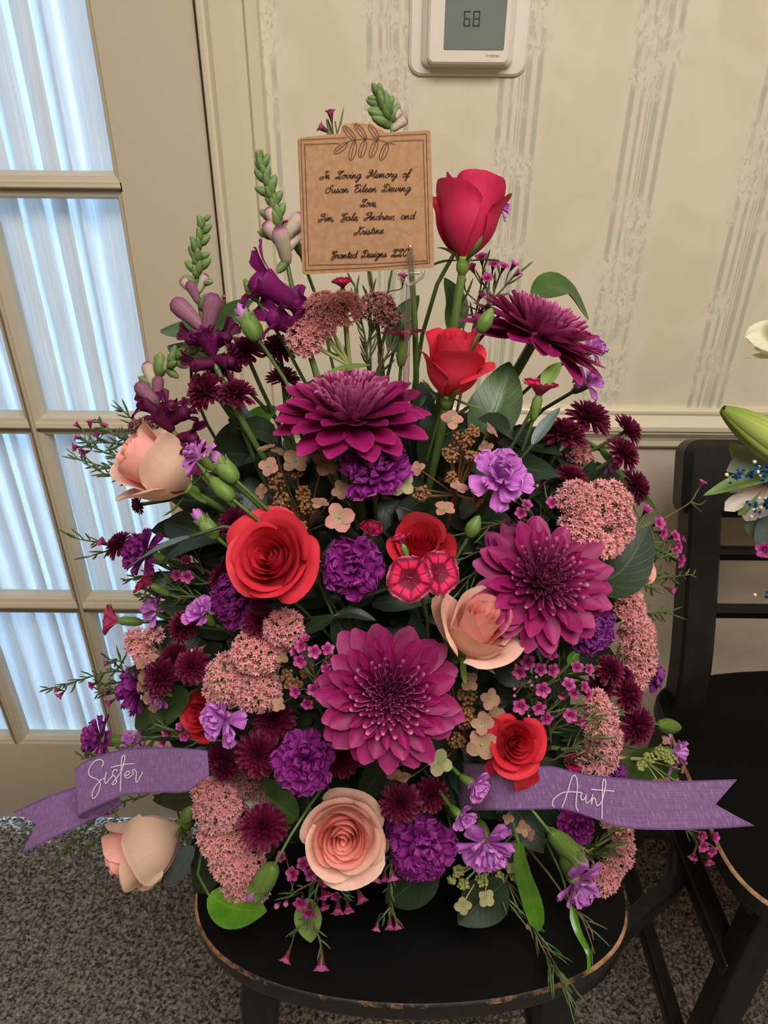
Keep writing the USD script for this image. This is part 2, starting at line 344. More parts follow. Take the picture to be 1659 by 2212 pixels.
# wallpaper: bands of grey print broken by leafwork, over a mottled cream ground (flat print)
def wallpaper():
    n, l = {}, []
    n['g'] = ('geometry', {}); n['s'] = ('separate_xyz', {}); l += [('g.position', 's.vector')]
    # leafwork wobble
    n['wn'] = ('noise_texture', {'scale': 70, 'detail': 2}); l += [('g.position', 'wn.vector')]
    n['wo'] = ('map_range', {'from_min': .3, 'from_max': .7, 'to_min': -.0035, 'to_max': .0035}); l += [('wn.fac', 'wo.value')]
    n['mv'] = ('mapping', {'scale': (7, 1, 14)}); l += [('g.position', 'mv.vector')]
    n['mn'] = ('noise_texture', {'scale': 1, 'detail': 2, 'roughness': .6}); l += [('mv.vector', 'mn.vector')]
    n['orn'] = ('map_range', {'from_min': .47, 'from_max': .56, 'clamp': True}); l += [('mn.fac', 'orn.value')]     # 1 = leafwork, 0 = plain bands
    n['wm'] = ('math', {'math_type': 'multiply'}); l += [('wo.result', 'wm.value1'), ('orn.result', 'wm.value2')]
    n['xa'] = ('math', {'math_type': 'add'}); l += [('s.x', 'xa.value1'), ('wm.value', 'xa.value2')]
    n['xs'] = ('math', {'math_type': 'subtract', 'value2': -.082}); l += [('xa.value', 'xs.value1')]
    n['xd'] = ('math', {'math_type': 'divide', 'value2': .1655}); l += [('xs.value', 'xd.value1')]
    n['u'] = ('math', {'math_type': 'fraction'}); l += [('xd.value', 'u.value1')]
    c = .5; k = 1 / .1655
    def band(a, b): return (c + a * k, c + b * k)
    bands = [band(-.027, -.020), band(-.0125, -.0080), band(-.0022, -.0012), band(.0018, .0026), band(.0050, .0128), band(.0195, .0262)]
    stops = [(0, (0, 0, 0))]
    for a, b in bands:
        stops += [(a - .006, (0, 0, 0)), (a + .006, (1, 1, 1)), (b - .006, (1, 1, 1)), (b + .006, (0, 0, 0))]
    stops.append((1, (0, 0, 0)))
    n['br'] = ('rgb_ramp', {'ramp': stops}); l += [('u.value', 'br.fac')]
    # scattered leaf marks inside the ornament
    n['vm'] = ('mapping', {'scale': (130, 1, 75)}); l += [('g.position', 'vm.vector')]
    n['vo'] = ('noise_texture', {'scale': 1, 'detail': 1, 'distortion': 1.2}); l += [('vm.vector', 'vo.vector')]
    n['vr'] = ('map_range', {'from_min': .5, 'from_max': .56, 'clamp': True}); l += [('vo.fac', 'vr.value')]
    n['og'] = ('rgb_ramp', {'ramp': [(0, (0, 0, 0)), (c - .040 * k, (0, 0, 0)), (c - .028 * k, (1, 1, 1)), (c + .028 * k, (1, 1, 1)), (c + .040 * k, (0, 0, 0)), (1, (0, 0, 0))]}); l += [('u.value', 'og.fac')]
    n['brw'] = ('rgb_to_bw', {}); l += [('br.color', 'brw.color')]
    n['ogw'] = ('rgb_to_bw', {}); l += [('og.color', 'ogw.color')]
    n['no'] = ('math', {'math_type': 'subtract', 'value1': 1.0}); l += [('orn.result', 'no.value2')]
    n['keep'] = ('math', {'math_type': 'multiply'}); l += [('brw.val', 'keep.value1'), ('no.value', 'keep.value2')]
    n['bl'] = ('math', {'math_type': 'multiply'}); l += [('brw.val', 'bl.value1'), ('vr.result', 'bl.value2')]
    n['bl2'] = ('math', {'math_type': 'multiply', 'value2': .8}); l += [('bl.value', 'bl2.value1')]
    n['ol'] = ('math', {'math_type': 'multiply'}); l += [('vr.result', 'ol.value1'), ('ogw.val', 'ol.value2')]
    n['ol2'] = ('math', {'math_type': 'multiply'}); l += [('ol.value', 'ol2.value1'), ('orn.result', 'ol2.value2')]
    n['ol3'] = ('math', {'math_type': 'multiply', 'value2': .38}); l += [('ol2.value', 'ol3.value1')]
    n['m1'] = ('math', {'math_type': 'maximum'}); l += [('keep.value', 'm1.value1'), ('bl2.value', 'm1.value2')]
    n['m2'] = ('math', {'math_type': 'maximum'}); l += [('m1.value', 'm2.value1'), ('ol3.value', 'm2.value2')]
    n['m3'] = ('math', {'math_type': 'multiply', 'value2': .62}); l += [('m2.value', 'm3.value1')]
    # ground: pale scrolls on cream
    n['gn'] = ('noise_texture', {'scale': 9, 'detail': 3, 'distortion': .8}); l += [('g.position', 'gn.vector')]
    n['gr'] = ('rgb_ramp', {'ramp': [(0, lin((222, 209, 182))), (.42, lin((226, 213, 187))), (.58, lin((232, 221, 197))), (1, lin((234, 224, 202)))]}); l += [('gn.fac', 'gr.fac')]
    n['hal'] = ('mix', {'color2': lin((229, 223, 203))}); n['hf'] = ('math', {'math_type': 'multiply', 'value2': .55})
    l += [('ogw.val', 'hf.value1'), ('hf.value', 'hal.fac'), ('gr.color', 'hal.color1')]
    n['mx'] = ('mix', {'color2': lin((176, 170, 154))}); l += [('m3.value', 'mx.fac'), ('hal.color', 'mx.color1')]
    n['p'] = ('principled_bsdf', {'roughness': .55, 'specular_ior_level': .3}); l += [('mx.color', 'p.base_color')]
    mat('wallpaper', n, l, 'p.BSDF')
wallpaper()
noisy('wallpaper_dado', (204, 188, 168), (220, 206, 186), 10, .6, detail=4)

def struct(name, mesh, m, smooth=False):
    p = put(name, mesh, m, smooth=smooth)
    return tag(p, kind='structure')
XL, XR, YF, ZC, DT = -2.2, 2.0, -2.6, 2.45, 2.06
XD0 = -1.145                                   # far edge of the door
struct('wall_back', join([bx(-.2, XR, DW, DW + .1, 1.0, ZC), bx(XL, -.2, DW, DW + .1, DT + .02, ZC), bx(XL, XD0 - .04, DW, DW + .1, -.03, DT + .02)]), 'wallpaper')
struct('wall_lower', bx(-.2, XR, DW, DW + .1, -.03, 1.0), 'wallpaper_dado')
struct('wall_left', bx(XL - .1, XL, YF - .1, DW + .1, -.03, ZC + .05), 'room_paint')
struct('wall_right', bx(XR, XR + .1, YF - .1, DW + .1, -.03, ZC + .05), 'room_paint')
struct('wall_front', bx(XL, XR, YF - .1, YF, -.03, ZC), 'room_paint')
struct('ceiling', bx(XL, XR, YF, DW + .1, ZC, ZC + .05), 'ceiling_paint')
def floor():
    nx, ny = 420, 400
    x0, x1, y0, y1 = -.95, .95, .1, DW + .25
    g = np.meshgrid(np.linspace(x0, x1, nx), np.linspace(y0, y1, ny))
    P = np.stack([g[0].ravel(), g[1].ravel(), np.zeros(nx * ny)], 1)
    rng = np.random.default_rng(5)
    P[:, :2] += rng.normal(0, .0012, (nx * ny, 2))
    P[:, 2] = (meshkit.noise(P * 130, 3) - .5) * .008 + rng.normal(0, .0014, nx * ny) - .004
    j, i = np.meshgrid(np.arange(ny - 1), np.arange(nx - 1), indexing='ij')
    a = (j * nx + i).ravel()
    f = np.vstack([np.stack([a, a + 1, a + nx + 1], 1), np.stack([a, a + nx + 1, a + nx], 1)])
    rest = join([bx(XL, XR, YF, y0, -.03, -.004), bx(XL, x0, y0, DW + .4, -.03, -.004), bx(x1, XR, y0, DW + .1, -.03, -.004), bx(x0, x1, y0, DW + .4, -.05, -.02)])
    struct('floor', join([(P, f), rest]), 'carpet', smooth=False)
floor()

# chair rail and skirting
def profile(pr, x0, x1):
    """Moulding of section pr (out of the wall, z), run along x."""
    pr = np.asarray(pr, float); n = len(pr)
    v = np.vstack([np.stack([np.full(n, x), DW - pr[:, 0], pr[:, 1]], 1) for x in (x0, x1)])
    k = np.arange(n - 1)
    f = np.stack([k, k + n, k + n + 1, k + 1], 1)
    return v, np.vstack([f[:, [0, 1, 2]], f[:, [0, 2, 3]]])
zr = PT(1300, 879, DW)[2]
rail = [(0, 0), (.007, 0), (.009, -.003), (.009, -.007), (.006, -.010), (.006, -.012), (.018, -.020), (.022, -.024), (.022, -.031), (.019, -.035), (.019, -.037), (.012, -.047), (.010, -.053), (.010, -.062), (.007, -.066), (0, -.066)]
struct('trim_1', profile([(a, zr + b) for a, b in rail], -.157, XR), 'trim_paint')
struct('baseboard_back', profile([(0, .115), (.006, .115), (.008, .11), (.012, .095), (.014, .0)], -.157, XR), 'trim_paint')

# door frame (casing) beside the door
cas = [(-.01, XO + .0052), (.010, XO + .0052), (.012, XO + .007), (.013, XO + .012), (.011, XO + .015), (.016, XO + .022), (.018, XO + .05), (.018, XO + .062), (.024, XO + .066), (.024, XO + .074), (.019, XO + .079), (0, XO + .080)]
ca = np.array(cas); n = len(ca)
v = np.vstack([np.stack([ca[:, 1], DW - ca[:, 0], np.full(n, z)], 1) for z in (0, DT + .08)])
k = np.arange(n - 1); f = np.stack([k, k + 1, k + n + 1, k + n], 1)
jamb = bx(XO + .0052, XO + .034, DW, DW + .1, 0, DT)
struct('trim_2', join([(v, f), jamb]), 'trim_paint')
struct('trim_3', join([bx(XD0 - .09, XO + .08, DW - .018, DW, DT + .005, DT + .085, .004), bx(XD0 - .09, XD0 - .006, DW - .018, DW, 0, DT + .005, .004)]), 'trim_paint')
struct('trim_4', bx(XO - .006, XO + .006, DW + .016, DW + .1, 0, DT), 'gap_dark')      # dark gap behind the door's edge

# ------------------------------------------------------------------ the french door
door = thing('door_1', 'cream french door with panes and pleated white curtain behind', 'door', (0, 0, 0))
tag(door, kind='structure')
Yd = DW + .002                                 # face of the door
zs = [PT(150, y, DW + .012)[2] for y in (372, 430, 897, 940, 1288, 1324, 1592)]
pz = [(zs[0], zs[0] + .318), (zs[2], zs[1]), (zs[4], zs[3]), (zs[6], zs[5])]        # panes, from the top in view down
pz.insert(0, (pz[0][1] + .034, 1.985))
xs = [PT(62, 943, DW + .012)[0], PT(106, 1120, DW + .012)[0], PT(340, 943, DW + .012)[0]]
xm0, xm1 = xs[0], PT(104, 943, DW + .012)[0]
xr = xs[2]
mw = xm1 - xm0
cw = xr - xm1
cols = [(xm1, xr), (xm0 - cw, xm0), (xm0 - cw - mw - cw, xm0 - cw - mw)]
print('door', zs, cols)
T = .038
put('stile', bx(xr + .0095, XO, Yd, Yd + T, .024, DT - .004, .001), 'door_paint', door)
put('stile', bx(XD0, cols[2][0] - .0095, Yd, Yd + T, .024, DT - .004, .001), 'door_paint', door)
xA, xB = cols[2][0] - .012, xr + .012
put('bottom_rail', bx(xA, xB, Yd, Yd + T, .024, pz[-1][0] - .0115), 'door_paint', door)
put('top_rail', bx(xA, xB, Yd, Yd + T, pz[0][1] + .012, DT - .004), 'door_paint', door)
def bead(x0, x1, z0, z1, w=.012):
    """Sloping moulding around one opening, from the face to the pane."""
    o = [(x0 - w, z0 - w), (x1 + w, z0 - w), (x1 + w, z1 + w), (x0 - w, z1 + w)]
    lv = [(o, Yd), ([(x0 - w * .72, z0 - w * .72), (x1 + w * .72, z0 - w * .72), (x1 + w * .72, z1 + w * .72), (x0 - w * .72, z1 + w * .72)], Yd + .0035),
          ([(x0 - w * .3, z0 - w * .3), (x1 + w * .3, z0 - w * .3), (x1 + w * .3, z1 + w * .3), (x0 - w * .3, z1 + w * .3)], Yd + .0055), ([(x0, z0), (x1, z0), (x1, z1), (x0, z1)], Yd + .013), ([(x0, z0), (x1, z0), (x1, z1), (x0, z1)], Yd + .03)]
    v, f = [], []
    for r, y in lv: v += [(a, y, b) for a, b in r]
    for j in range(len(lv) - 1):
        for i in range(4):
            a, b = j * 4 + i, j * 4 + (i + 1) % 4
            f.append((a, b, b + 4, a + 4))
    return np.array(v, float), np.array(f)
mat('pane_glass', {'t': ('transparent_bsdf', {'color': (.97, .98, .98)}), 'g': ('glossy_bsdf', {'roughness': .02, 'color': (1, 1, 1)}), 'f': ('fresnel', {'IOR': 1.45}), 'ge': ('geometry', {}), 'nb': ('math', {'math_type': 'subtract', 'value1': 1.0}), 'fm': ('math', {'math_type': 'multiply'}), 'm': ('mix_closure', {})},
    [('ge.backfacing', 'nb.value2'), ('nb.value', 'fm.value1'), ('f.fac', 'fm.value2'), ('fm.value', 'm.fac'), ('t.BSDF', 'm.closure1'), ('g.BSDF', 'm.closure2')], 'm.closure')
for i, (z0, z1) in enumerate(pz):
    if i: 
        zz = (pz[i][1], pz[i - 1][0])
        put('muntin', bx(xA, xB, Yd, Yd + T, zz[0] + .011, zz[1] - .011), 'door_paint', door)
    for x0, x1 in cols:
        put('pane_moulding', bead(x0, x1, z0, z1), 'door_paint', door, smooth=False)
        put('pane', bx(x0 - .004, x1 + .004, Yd + .0145, Yd + .0175, z0 - .004, z1 + .004), 'pane_glass', door)
for x0, x1 in ((xm0, xm1), (xm0 - cw - mw, xm0 - cw)):
    put('muntin', bx(x0 + .011, x1 - .011, Yd - .0002, Yd + T, pz[-1][0] - .012, pz[0][1] + .012), 'door_paint', door)
hz = PT(470, 648, DW)[2]
hg = [tube([(XO + .002, DW - .004, hz - .002 + a), (XO + .002, DW - .004, hz - .002 + b)], .0045, 10) for a, b in ((0, .024), (.0255, .05), (.0515, .08))]
hg.append(lathe([(.0001, hz + .081), (.003, hz + .081), (.0035, hz + .083), (.0001, hz + .086)], 10))
hg[-1] = (hg[-1][0] + [XO + .002, DW - .004, 0],) + hg[-1][1:]
put('hinge', join([(a[0] - [0, 0, .08 - .004], a[1], a[2]) for a in hg]), 'brass', door, label='small brass hinge')

# the pleated sheer curtain behind the door's glass
mat('curtain_cloth', {'g': ('geometry', {}), 'mp': ('mapping', {'scale': (260, 260, 7)}), 'n': ('noise_texture', {'scale': 1, 'detail': 2}), 'r': ('rgb_ramp', {'ramp': [(.3, (.80, .81, .82)), (.7, (.93, .94, .95))]}),
    'd': ('diffuse_bsdf', {}), 't': ('translucent_bsdf', {}), 'tr': ('transparent_bsdf', {'color': (1, 1, 1)}), 'm1': ('mix_closure', {'fac': .03}), 'm2': ('mix_closure', {'fac': .003})},
    [('g.position', 'mp.vector'), ('mp.vector', 'n.vector'), ('n.fac', 'r.fac'), ('r.color', 'd.color'), ('r.color', 't.color'), ('d.BSDF', 'm1.closure1'), ('t.BSDF', 'm1.closure2'), ('m1.closure', 'm2.closure1'), ('tr.BSDF', 'm2.closure2')], 'm2.closure')
def curtain():
    rng = np.random.default_rng(11)
    x0, x1, z0, z1 = -1.02, -.34, .19, 2.0
    knots, x = [], x0
    while x < x1:                              # folds: forwards, then back over themselves
        w = rng.uniform(.024, .056)
        a = rng.uniform(-.1, .55)
        knots += [(x, DW + .082 + rng.uniform(-.005, .005)), (x + w * .45, DW + .060 + rng.uniform(-.006, .006)), (x + w * (1 + a), DW + .050 + rng.uniform(-.004, .004)), (x + w * (1 - a * .3), DW + .068)]
        x += w * 1.1
    pts = catmull(knots, 5)
    nz = 14
    V = []
    for j in range(nz + 1):
        t = j / nz
        z = z0 + (z1 - z0) * t
        q = pts.copy()
        q[:, 0] += .012 * np.sin(3 * t + q[:, 0] * 9) * (1 - t) + .05 * (1 - t) * (q[:, 0] + .6) * .0
        if t < .2: q[:, 1] = DW + .066 + (q[:, 1] - DW - .066) * (.55 + 2.25 * t)
        V.append(np.column_stack([q, np.full(len(q), z)]))
    n = len(pts)
    V = np.vstack(V)
    j, i = np.meshgrid(np.arange(nz), np.arange(n - 1), indexing='ij')
    a = (j * n + i).ravel()
    f = np.stack([a, a + 1, a + n + 1, a + n], 1)
    c = thing('door_curtain', 'sheer white pleated curtain behind the glass of the cream door', 'curtain')
    put('cloth', (V, f), 'curtain_cloth', c)
    for z in (z0 - .004, z1):
        put('curtain_rod', tube([(x0 - .03, DW + .064, z), (x1 + .03, DW + .064, z)], .004, 8), 'trim_paint', c)
curtain()

# ------------------------------------------------------------------ thermostat
plain('thermostat_white', (240, 232, 220), .35)
plain('plate_white', (238, 230, 220), .4)
plain('lcd_grey', (126, 136, 130), .12, specular_ior_level=.6)
plain('lcd_ink', (52, 58, 58), .5)
plain('logo_grey', (150, 140, 130), .5)
th = thing('thermostat', 'white wall thermostat with grey display reading 68', 'thermostat', (0, 0, 0))
def rrect(x0, x1, z0, z1, r, n=6):
    return sbox(x0 + r, z0 + r, x1 - r, z1 - r).buffer(r, quad_segs=n)
def slab(poly, y0, y1, ch=.0015):
    """A plate in the plane of the wall from y1 (wall side) forward to y0, with a softened front edge."""
    a = np.array(poly.exterior.coords)[:-1]; b = np.array(poly.buffer(-ch).exterior.coords)[:-1]
    pts = np.vstack([np.column_stack([a[:, 0], np.full(len(a), y), a[:, 1]]) for y in (y1, y0 + ch)] + [np.column_stack([b[:, 0], np.full(len(b), y0), b[:, 1]])])
    h = trimesh.convex.convex_hull(pts)
    return np.array(h.vertices), np.array(h.faces)
px0, px1, pzb = PT(884, 80, DW - .004)[0], PT(1143, 80, DW - .004)[0], PT(1010, 165, DW - .004)[2]
put('cover_plate', slab(rrect(px0, px1, pzb, pzb + .125, .016), DW - .006, DW, .003), 'plate_white', th, smooth=25)
tx0, tx1, tzb = PT(925, 60, DW - .028)[0], PT(1106, 60, DW - .028)[0], PT(1010, 139, DW - .028)[2]
put('housing', slab(rrect(tx0 - .006, tx1 + .006, tzb - .003, tzb + .11, .009), DW - .014, DW - .005, .003), 'plate_white', th, smooth=25)
put('body', slab(rrect(tx0, tx1, tzb, tzb + .1035, .008), DW - .028, DW - .010, .0025), 'thermostat_white', th, smooth=25)
sx0, sx1, szb = PT(960, 60, DW - .0285)[0], PT(1092, 60, DW - .0285)[0], PT(1010, 108, DW - .0285)[2]
put('display', slab(rrect(sx0, sx1, szb, szb + .072, .002), DW - .0288, DW - .027, .0004), 'lcd_grey', th)
def seg7(d, x, z, w, h, t):
    on = {'6': 'acdefg', '8': 'abcdefg'}[d]
    S = {'a': (0, w, h - t, h), 'd': (0, w, 0, t), 'g': (0, w, h / 2 - t / 2, h / 2 + t / 2), 'f': (0, t, h / 2, h), 'b': (w - t, w, h / 2, h), 'e': (0, t, 0, h / 2), 'c': (w - t, w, 0, h / 2)}
    o = []
    for k in on:
        a, b, c_, d_ = S[k]
        g = t * .35
        if k in 'adg': a, b = a + g, b - g
        else: c_, d_ = c_ + g * 1.4, d_ - g * 1.4
        o.append(bx(x + a, x + b, DW - .0292, DW - .0287, z + c_, z + d_))
    return join(o)
for d, xa, xb in (('6', 1001, 1017), ('8', 1021, 1038)):
    a, b = PT(xa, 57, DW - .029), PT(xb, 23, DW - .029)
    put('digit', seg7(d, a[0], a[2], b[0] - a[0], b[2] - a[2], .0014), 'lcd_ink', th)
tm = meshkit.text_mesh('ProSeries', .0026, .0003)
tv = np.array(tm.vertices); lx = PT(1049, 123, DW - .028)
sc = (PT(1078, 123, DW - .028)[0] - lx[0]) / (tv[:, 0].max() - tv[:, 0].min())
tv = np.column_stack([lx[0] + tv[:, 0] * sc, DW - .0280 - tv[:, 2], lx[2] + tv[:, 1] * sc])
put('lettering', (tv, np.array(tm.faces)), 'logo_grey', th)

# ------------------------------------------------------------------ black wooden stools
mat('black_wood', {'g': ('geometry', {}), 'mp': ('mapping', {'scale': (60, 60, 12)}), 'n': ('noise_texture', {'scale': 1, 'detail': 3}), 'r': ('rgb_ramp', {'ramp': [(.3, lin((14, 14, 15))), (.7, lin((26, 26, 27)))]}),
     'b': ('bump', {'strength': .08, 'distance': .001}), 'p': ('principled_bsdf', {'roughness': .42, 'specular_ior_level': .45})},
    [('g.position', 'mp.vector'), ('mp.vector', 'n.vector'), ('n.fac', 'r.fac'), ('r.color', 'p.base_color'), ('n.fac', 'b.height'), ('b.normal', 'p.normal')], 'p.BSDF')
mat('seat_black', {'p': ('principled_bsdf', {'base_color': lin((7, 7, 8)), 'roughness': .5, 'specular_ior_level': .14})}, [], 'p.BSDF')
mat('worn_wood', {'g': ('geometry', {}), 'n': ('noise_texture', {'scale': 55, 'detail': 4, 'roughness': .7}), 'n2': ('noise_texture', {'scale': 7, 'detail': 1}), 'ad': ('math', {'math_type': 'add'}),
     'r': ('rgb_ramp', {'ramp': [(.44, lin((14, 13, 12))), (.50, lin((120, 84, 54))), (.62, lin((176, 136, 98)))]}), 'hf': ('math', {'math_type': 'multiply', 'value2': .5}),
     'p': ('principled_bsdf', {'roughness': .6})},
    [('g.position', 'n.vector'), ('g.position', 'n2.vector'), ('n.fac', 'ad.value1'), ('n2.fac', 'ad.value2'), ('ad.value', 'hf.value1'), ('hf.value', 'r.fac'), ('r.color', 'p.base_color')], 'p.BSDF')
ZS = .70
def stool(xc, yc, label, brace):
    t = thing('bar_stool', label, 'stool', (xc, yc, 0), 'black wooden stools against the wall')
    # seat outline, local: y=-.214 front .. +.18 rear
    pl = unary_union([Polygon([(-.243, -.06)] + [(-.243 * math.cos(h * PI), .13 + .085 * math.sin(h * PI) ** .7) for h in np.linspace(.0, 1, 40)] + [(.243, -.06)]), Polygon([(-.243, -.06)] + [(-.243 * math.cos(a) if False else .243 * math.cos(PI + a * PI), -.06 - .155 * abs(math.sin(a * PI)) ** .62) for a in np.linspace(0.02, .98, 40)] + [(.243, -.06)])]).buffer(.001)
    pl = pl.buffer(-.03).buffer(.03, quad_segs=8)
    o = np.array(pl.exterior.segmentize(.012).coords)[:-1]
    if Polygon(o).exterior.is_ccw is False: o = o[::-1]
    n = len(o)
    off = lambda d: np.array([np.array(p) for p in _inset(o, d)])
    rings = [(off(.012), ZS - .034), (off(.002), ZS - .030), (o, ZS - .022), (o, ZS - .0042)]
    v = np.vstack([np.column_stack([r, np.full(n, z)]) for r, z in rings]); k = np.arange(n)
    f = np.vstack([np.stack([j * n + k, j * n + (k + 1) % n, (j + 1) * n + (k + 1) % n, (j + 1) * n + k], 1) for j in range(len(rings) - 1)])
    put('seat_side', (v, f), 'black_wood', t, smooth=40)
    r3 = [(o, ZS - .0042), (off(.0012), ZS - .0016), (off(.0034), ZS - .0004)]
    v = np.vstack([np.column_stack([r, np.full(n, z)]) for r, z in r3])
    f = np.vstack([np.stack([j * n + k, j * n + (k + 1) % n, (j + 1) * n + (k + 1) % n, (j + 1) * n + k], 1) for j in range(2)])
    put('worn_edge', (v, f), 'worn_wood', t, label='seat edge worn to bare tan wood')
    top, tf = extrude(Polygon(off(.0034)), .0004)
    put('seat_top', (top + [0, 0, ZS - .0008], tf), 'seat_black', t)
    bt, bf = extrude(pl.buffer(-.012), .004)
    put('seat_underside', (bt + [0, 0, ZS - .036], bf), 'black_wood', t)
    # apron under the seat
    ap = pl.buffer(-.04); ring = ap.difference(ap.buffer(-.02))
    av, af = extrude(ring, .055); put('apron', (av + [0, 0, ZS - .09], af), 'black_wood', t)
    for sx in (-1, 1):
        # back post and rear leg in one curved piece
        path = catmull([(sx * .205, .285, .012), (sx * .203, .215, .25), (sx * .2, .165, .5), (sx * .2, .150, .66), (sx * .2, .165, .76), (sx * .2, .225, .90), (sx * .2, .285, 1.02)], 5)
        put('back_post', sweep(path, .046, .044), 'black_wood', t, smooth=40)
        put('front_leg', bar((sx * .17, -.11, ZS - .05), (sx * .215, -.165, .004), .042, .042, (0, 1, 0), .004), 'black_wood', t)
        put('side_stretcher', bar((sx * .19, -.13, .50), (sx * .197, .17, .50), .03, .028), 'black_wood', t)
        put('side_stretcher', bar((sx * .2, -.14, .26), (sx * .2, .21, .26), .022, .03), 'black_wood', t)
    put('footrest', bar((-.2, -.145, .30), (.2, -.145, .30), .03, .04), 'black_wood', t)
    put('rear_stretcher', bar((-.2, .19, .34), (.2, .19, .34), .022, .03), 'black_wood', t)
    # crest rail, rounded, and two cross rails
    cv = slab(rrect(-.232, .232, -.054, .054, .022), -.024, .016, .010)
    c, s = math.cos(.42), math.sin(.42)
    V = cv[0]; V = np.column_stack([V[:, 0], 0.276 + V[:, 1] * c + V[:, 2] * s, 1.002 - V[:, 1] * s + V[:, 2] * c])
    put('crest_rail', (V, cv[1]), 'black_wood', t, smooth=35)
    for z, y in ((.905, .232), (.83, .195)):
        put('cross_rail', bar((-.2, y, z), (.2, y, z), .016, .024, (0, -.35, 1), .005), 'black_wood', t, smooth=35)
    if brace:
        put('curved_brace', tube(catmull([(-.2, .05, .492), (-.222, -.002, .485), (-.27, -.035, .48), (-.323, -.075, .48), (-.365, -.12, .485), (-.41, -.15, .495)], 6), .015, 8), 'black_wood', t)
    return t
def _inset(o, d):
    p, q = np.roll(o, 1, 0), np.roll(o, -1, 0)
    t = q - p; t /= np.linalg.norm(t, axis=1, keepdims=True)
    return o + np.stack([-t[:, 1], t[:, 0]], 1) * d
def sweep(path, w, h):
    """A rectangular section w (x) by h along a path in the yz plane, edges eased."""
    path = np.asarray(path, float); t = np.gradient(path, axis=0); t /= np.linalg.norm(t, axis=1, keepdims=True)
    nrm = np.stack([np.zeros(len(t)), -t[:, 2], t[:, 1]], 1)
    e = .004
    sec = [(-w / 2 + e, -h / 2), (w / 2 - e, -h / 2), (w / 2, -h / 2 + e), (w / 2, h / 2 - e), (w / 2 - e, h / 2), (-w / 2 + e, h / 2), (-w / 2, h / 2 - e), (-w / 2, -h / 2 + e)]
    v = np.vstack([path + a * np.array([1.0, 0, 0]) + b * nrm for a, b in sec]).reshape(8, len(path), 3).transpose(1, 0, 2).reshape(-1, 3)
    k = np.arange(8)
    f = np.vstack([np.stack([j * 8 + k, j * 8 + (k + 1) % 8, (j + 1) * 8 + (k + 1) % 8, (j + 1) * 8 + k], 1) for j in range(len(path) - 1)] + [np.array([[0, 3, 2, 1], [0, 5, 4, 3], [0, 7, 6, 5]]), np.array([[0, 1, 2, 3], [0, 3, 4, 5], [0, 5, 6, 7]]) + len(v) - 8])
    return v, f
stool(.034, .58, 'black wooden bar stool carrying the big flower arrangement', False)
stool(.645, .63, 'black wooden bar stool at the right edge with its back rails in view', True)
# ------------------------------------------------------------------ kinds of bloom, each built once in a class prim (size 1, facing +z)
stage.CreateClassPrim('/World/Kinds')
def kind(name):
    p = '/World/Kinds/' + name
    UsdGeom.Xform.Define(stage, p)
    return p
def mum_kind(name, rows, n_out, seed, mats=('mum_petal', 'mum_heart'), dome=.07, r_disc=.12, jit=1.0):
    """rows, outside first: (petals, length, width, lean, curl at the tip, cup, shape)."""
    rng = np.random.default_rng(seed)
    k_ = kind(name); heart = []
    K = len(rows)
    for k, (n, L, W, ph, curl, cup, shp) in enumerate(rows):
        q = k / (K - 1)
        for i in range(n):
            p = ph + rng.normal(0, 3.5 * jit)
            c_ = curl + rng.normal(0, 6 * jit)
            pt = petal(L * rng.uniform(.92, 1.06), W * rng.uniform(.88, 1.1), p - c_ * .4, p + c_ * .8, cup=cup, shape=shp, r0=r_disc * (1 - q) * rng.uniform(.85, 1), z0=dome * q ** .8 - .012 + .004 * (i % 2),
                       az=(i + .5 * (k % 2) + .37 * k) * 2 * PI / n + rng.normal(0, .07), nu=4 if k < 4 or shp == 'quill' else 2, nv=7 if k < 5 else 6, side=rng.normal(0, .05), tub=1.75 if shp == 'quill' else 0)
            if k < n_out: put('petal', pt, mats[0], k_)
            else: heart.append(pt)
    heart.append(lathe([(r_disc * 1.02, -.012), (r_disc * .9, .002), (r_disc * .5, dome * .5 - .004), (.001, dome * .8)], 14))
    put('inner_petals', join(heart), mats[1], k_, kind='stuff')
    put('receptacle', lathe([(.001, -.085), (.05, -.08), (.085, -.045), (.07, -.005), (.001, 0)], 12), 'calyx_green', k_)
    return k_
def mum_rows(f=1.0, lift=0.0):
    R = [(13, .40, .20, 97, 6, .14, 'mumtip'), (14, .385, .185, 89, 0, .16, 'mumtip'), (15, .345, .155, 79, -8, .3, 'mumtip'), (16, .28, .105, 68, -16, .7, 'spoon'), (18, .245, .058, 59, -20, 1.1, 'quill'),
         (21, .222, .047, 50, -22, 1.3, 'quill'), (23, .198, .041, 41, -22, 1.3, 'quill'), (24, .172, .036, 31, -20, 1.3, 'quill'), (24, .148, .031, 21, -14, 1.2, 'quill'), (19, .126, .028, 12, -10, 1.2, 'quill'), (10, .11, .026, 5, -5, 1.2, 'quill')]
    return [(n, L, W * f, max(2, p - lift * (1 - p / 130)), c_, u, s) for n, L, W, p, c_, u, s in R]
mum_kind('mum_a', mum_rows(), 4, 1, r_disc=.15, dome=.05)
mum_kind('mum_b', mum_rows(.98, 17), 4, 2, dome=.05, r_disc=.15)
mum_kind('mum_c', mum_rows(.92, 4), 4, 3, jit=1.5, r_disc=.15, dome=.06)
BR = [(14, .36, .17, 102, 4, .35, 'spoon'), (15, .345, .155, 90, -8, .4, 'spoon'), (15, .32, .14, 78, -18, .5, 'spoon'), (15, .285, .125, 66, -26, .6, 'spoon'), (13, .25, .11, 52, -28, .7, 'spoon'), (11, .215, .095, 37, -26, .8, 'spoon'), (8, .185, .08, 22, -20, .9, 'spoon'), (4, .16, .07, 8, -10, .9, 'spoon')]
mum_kind('button_a', BR, 1, 4, mats=('button_petal', 'button_petal'), dome=.15, r_disc=.14)
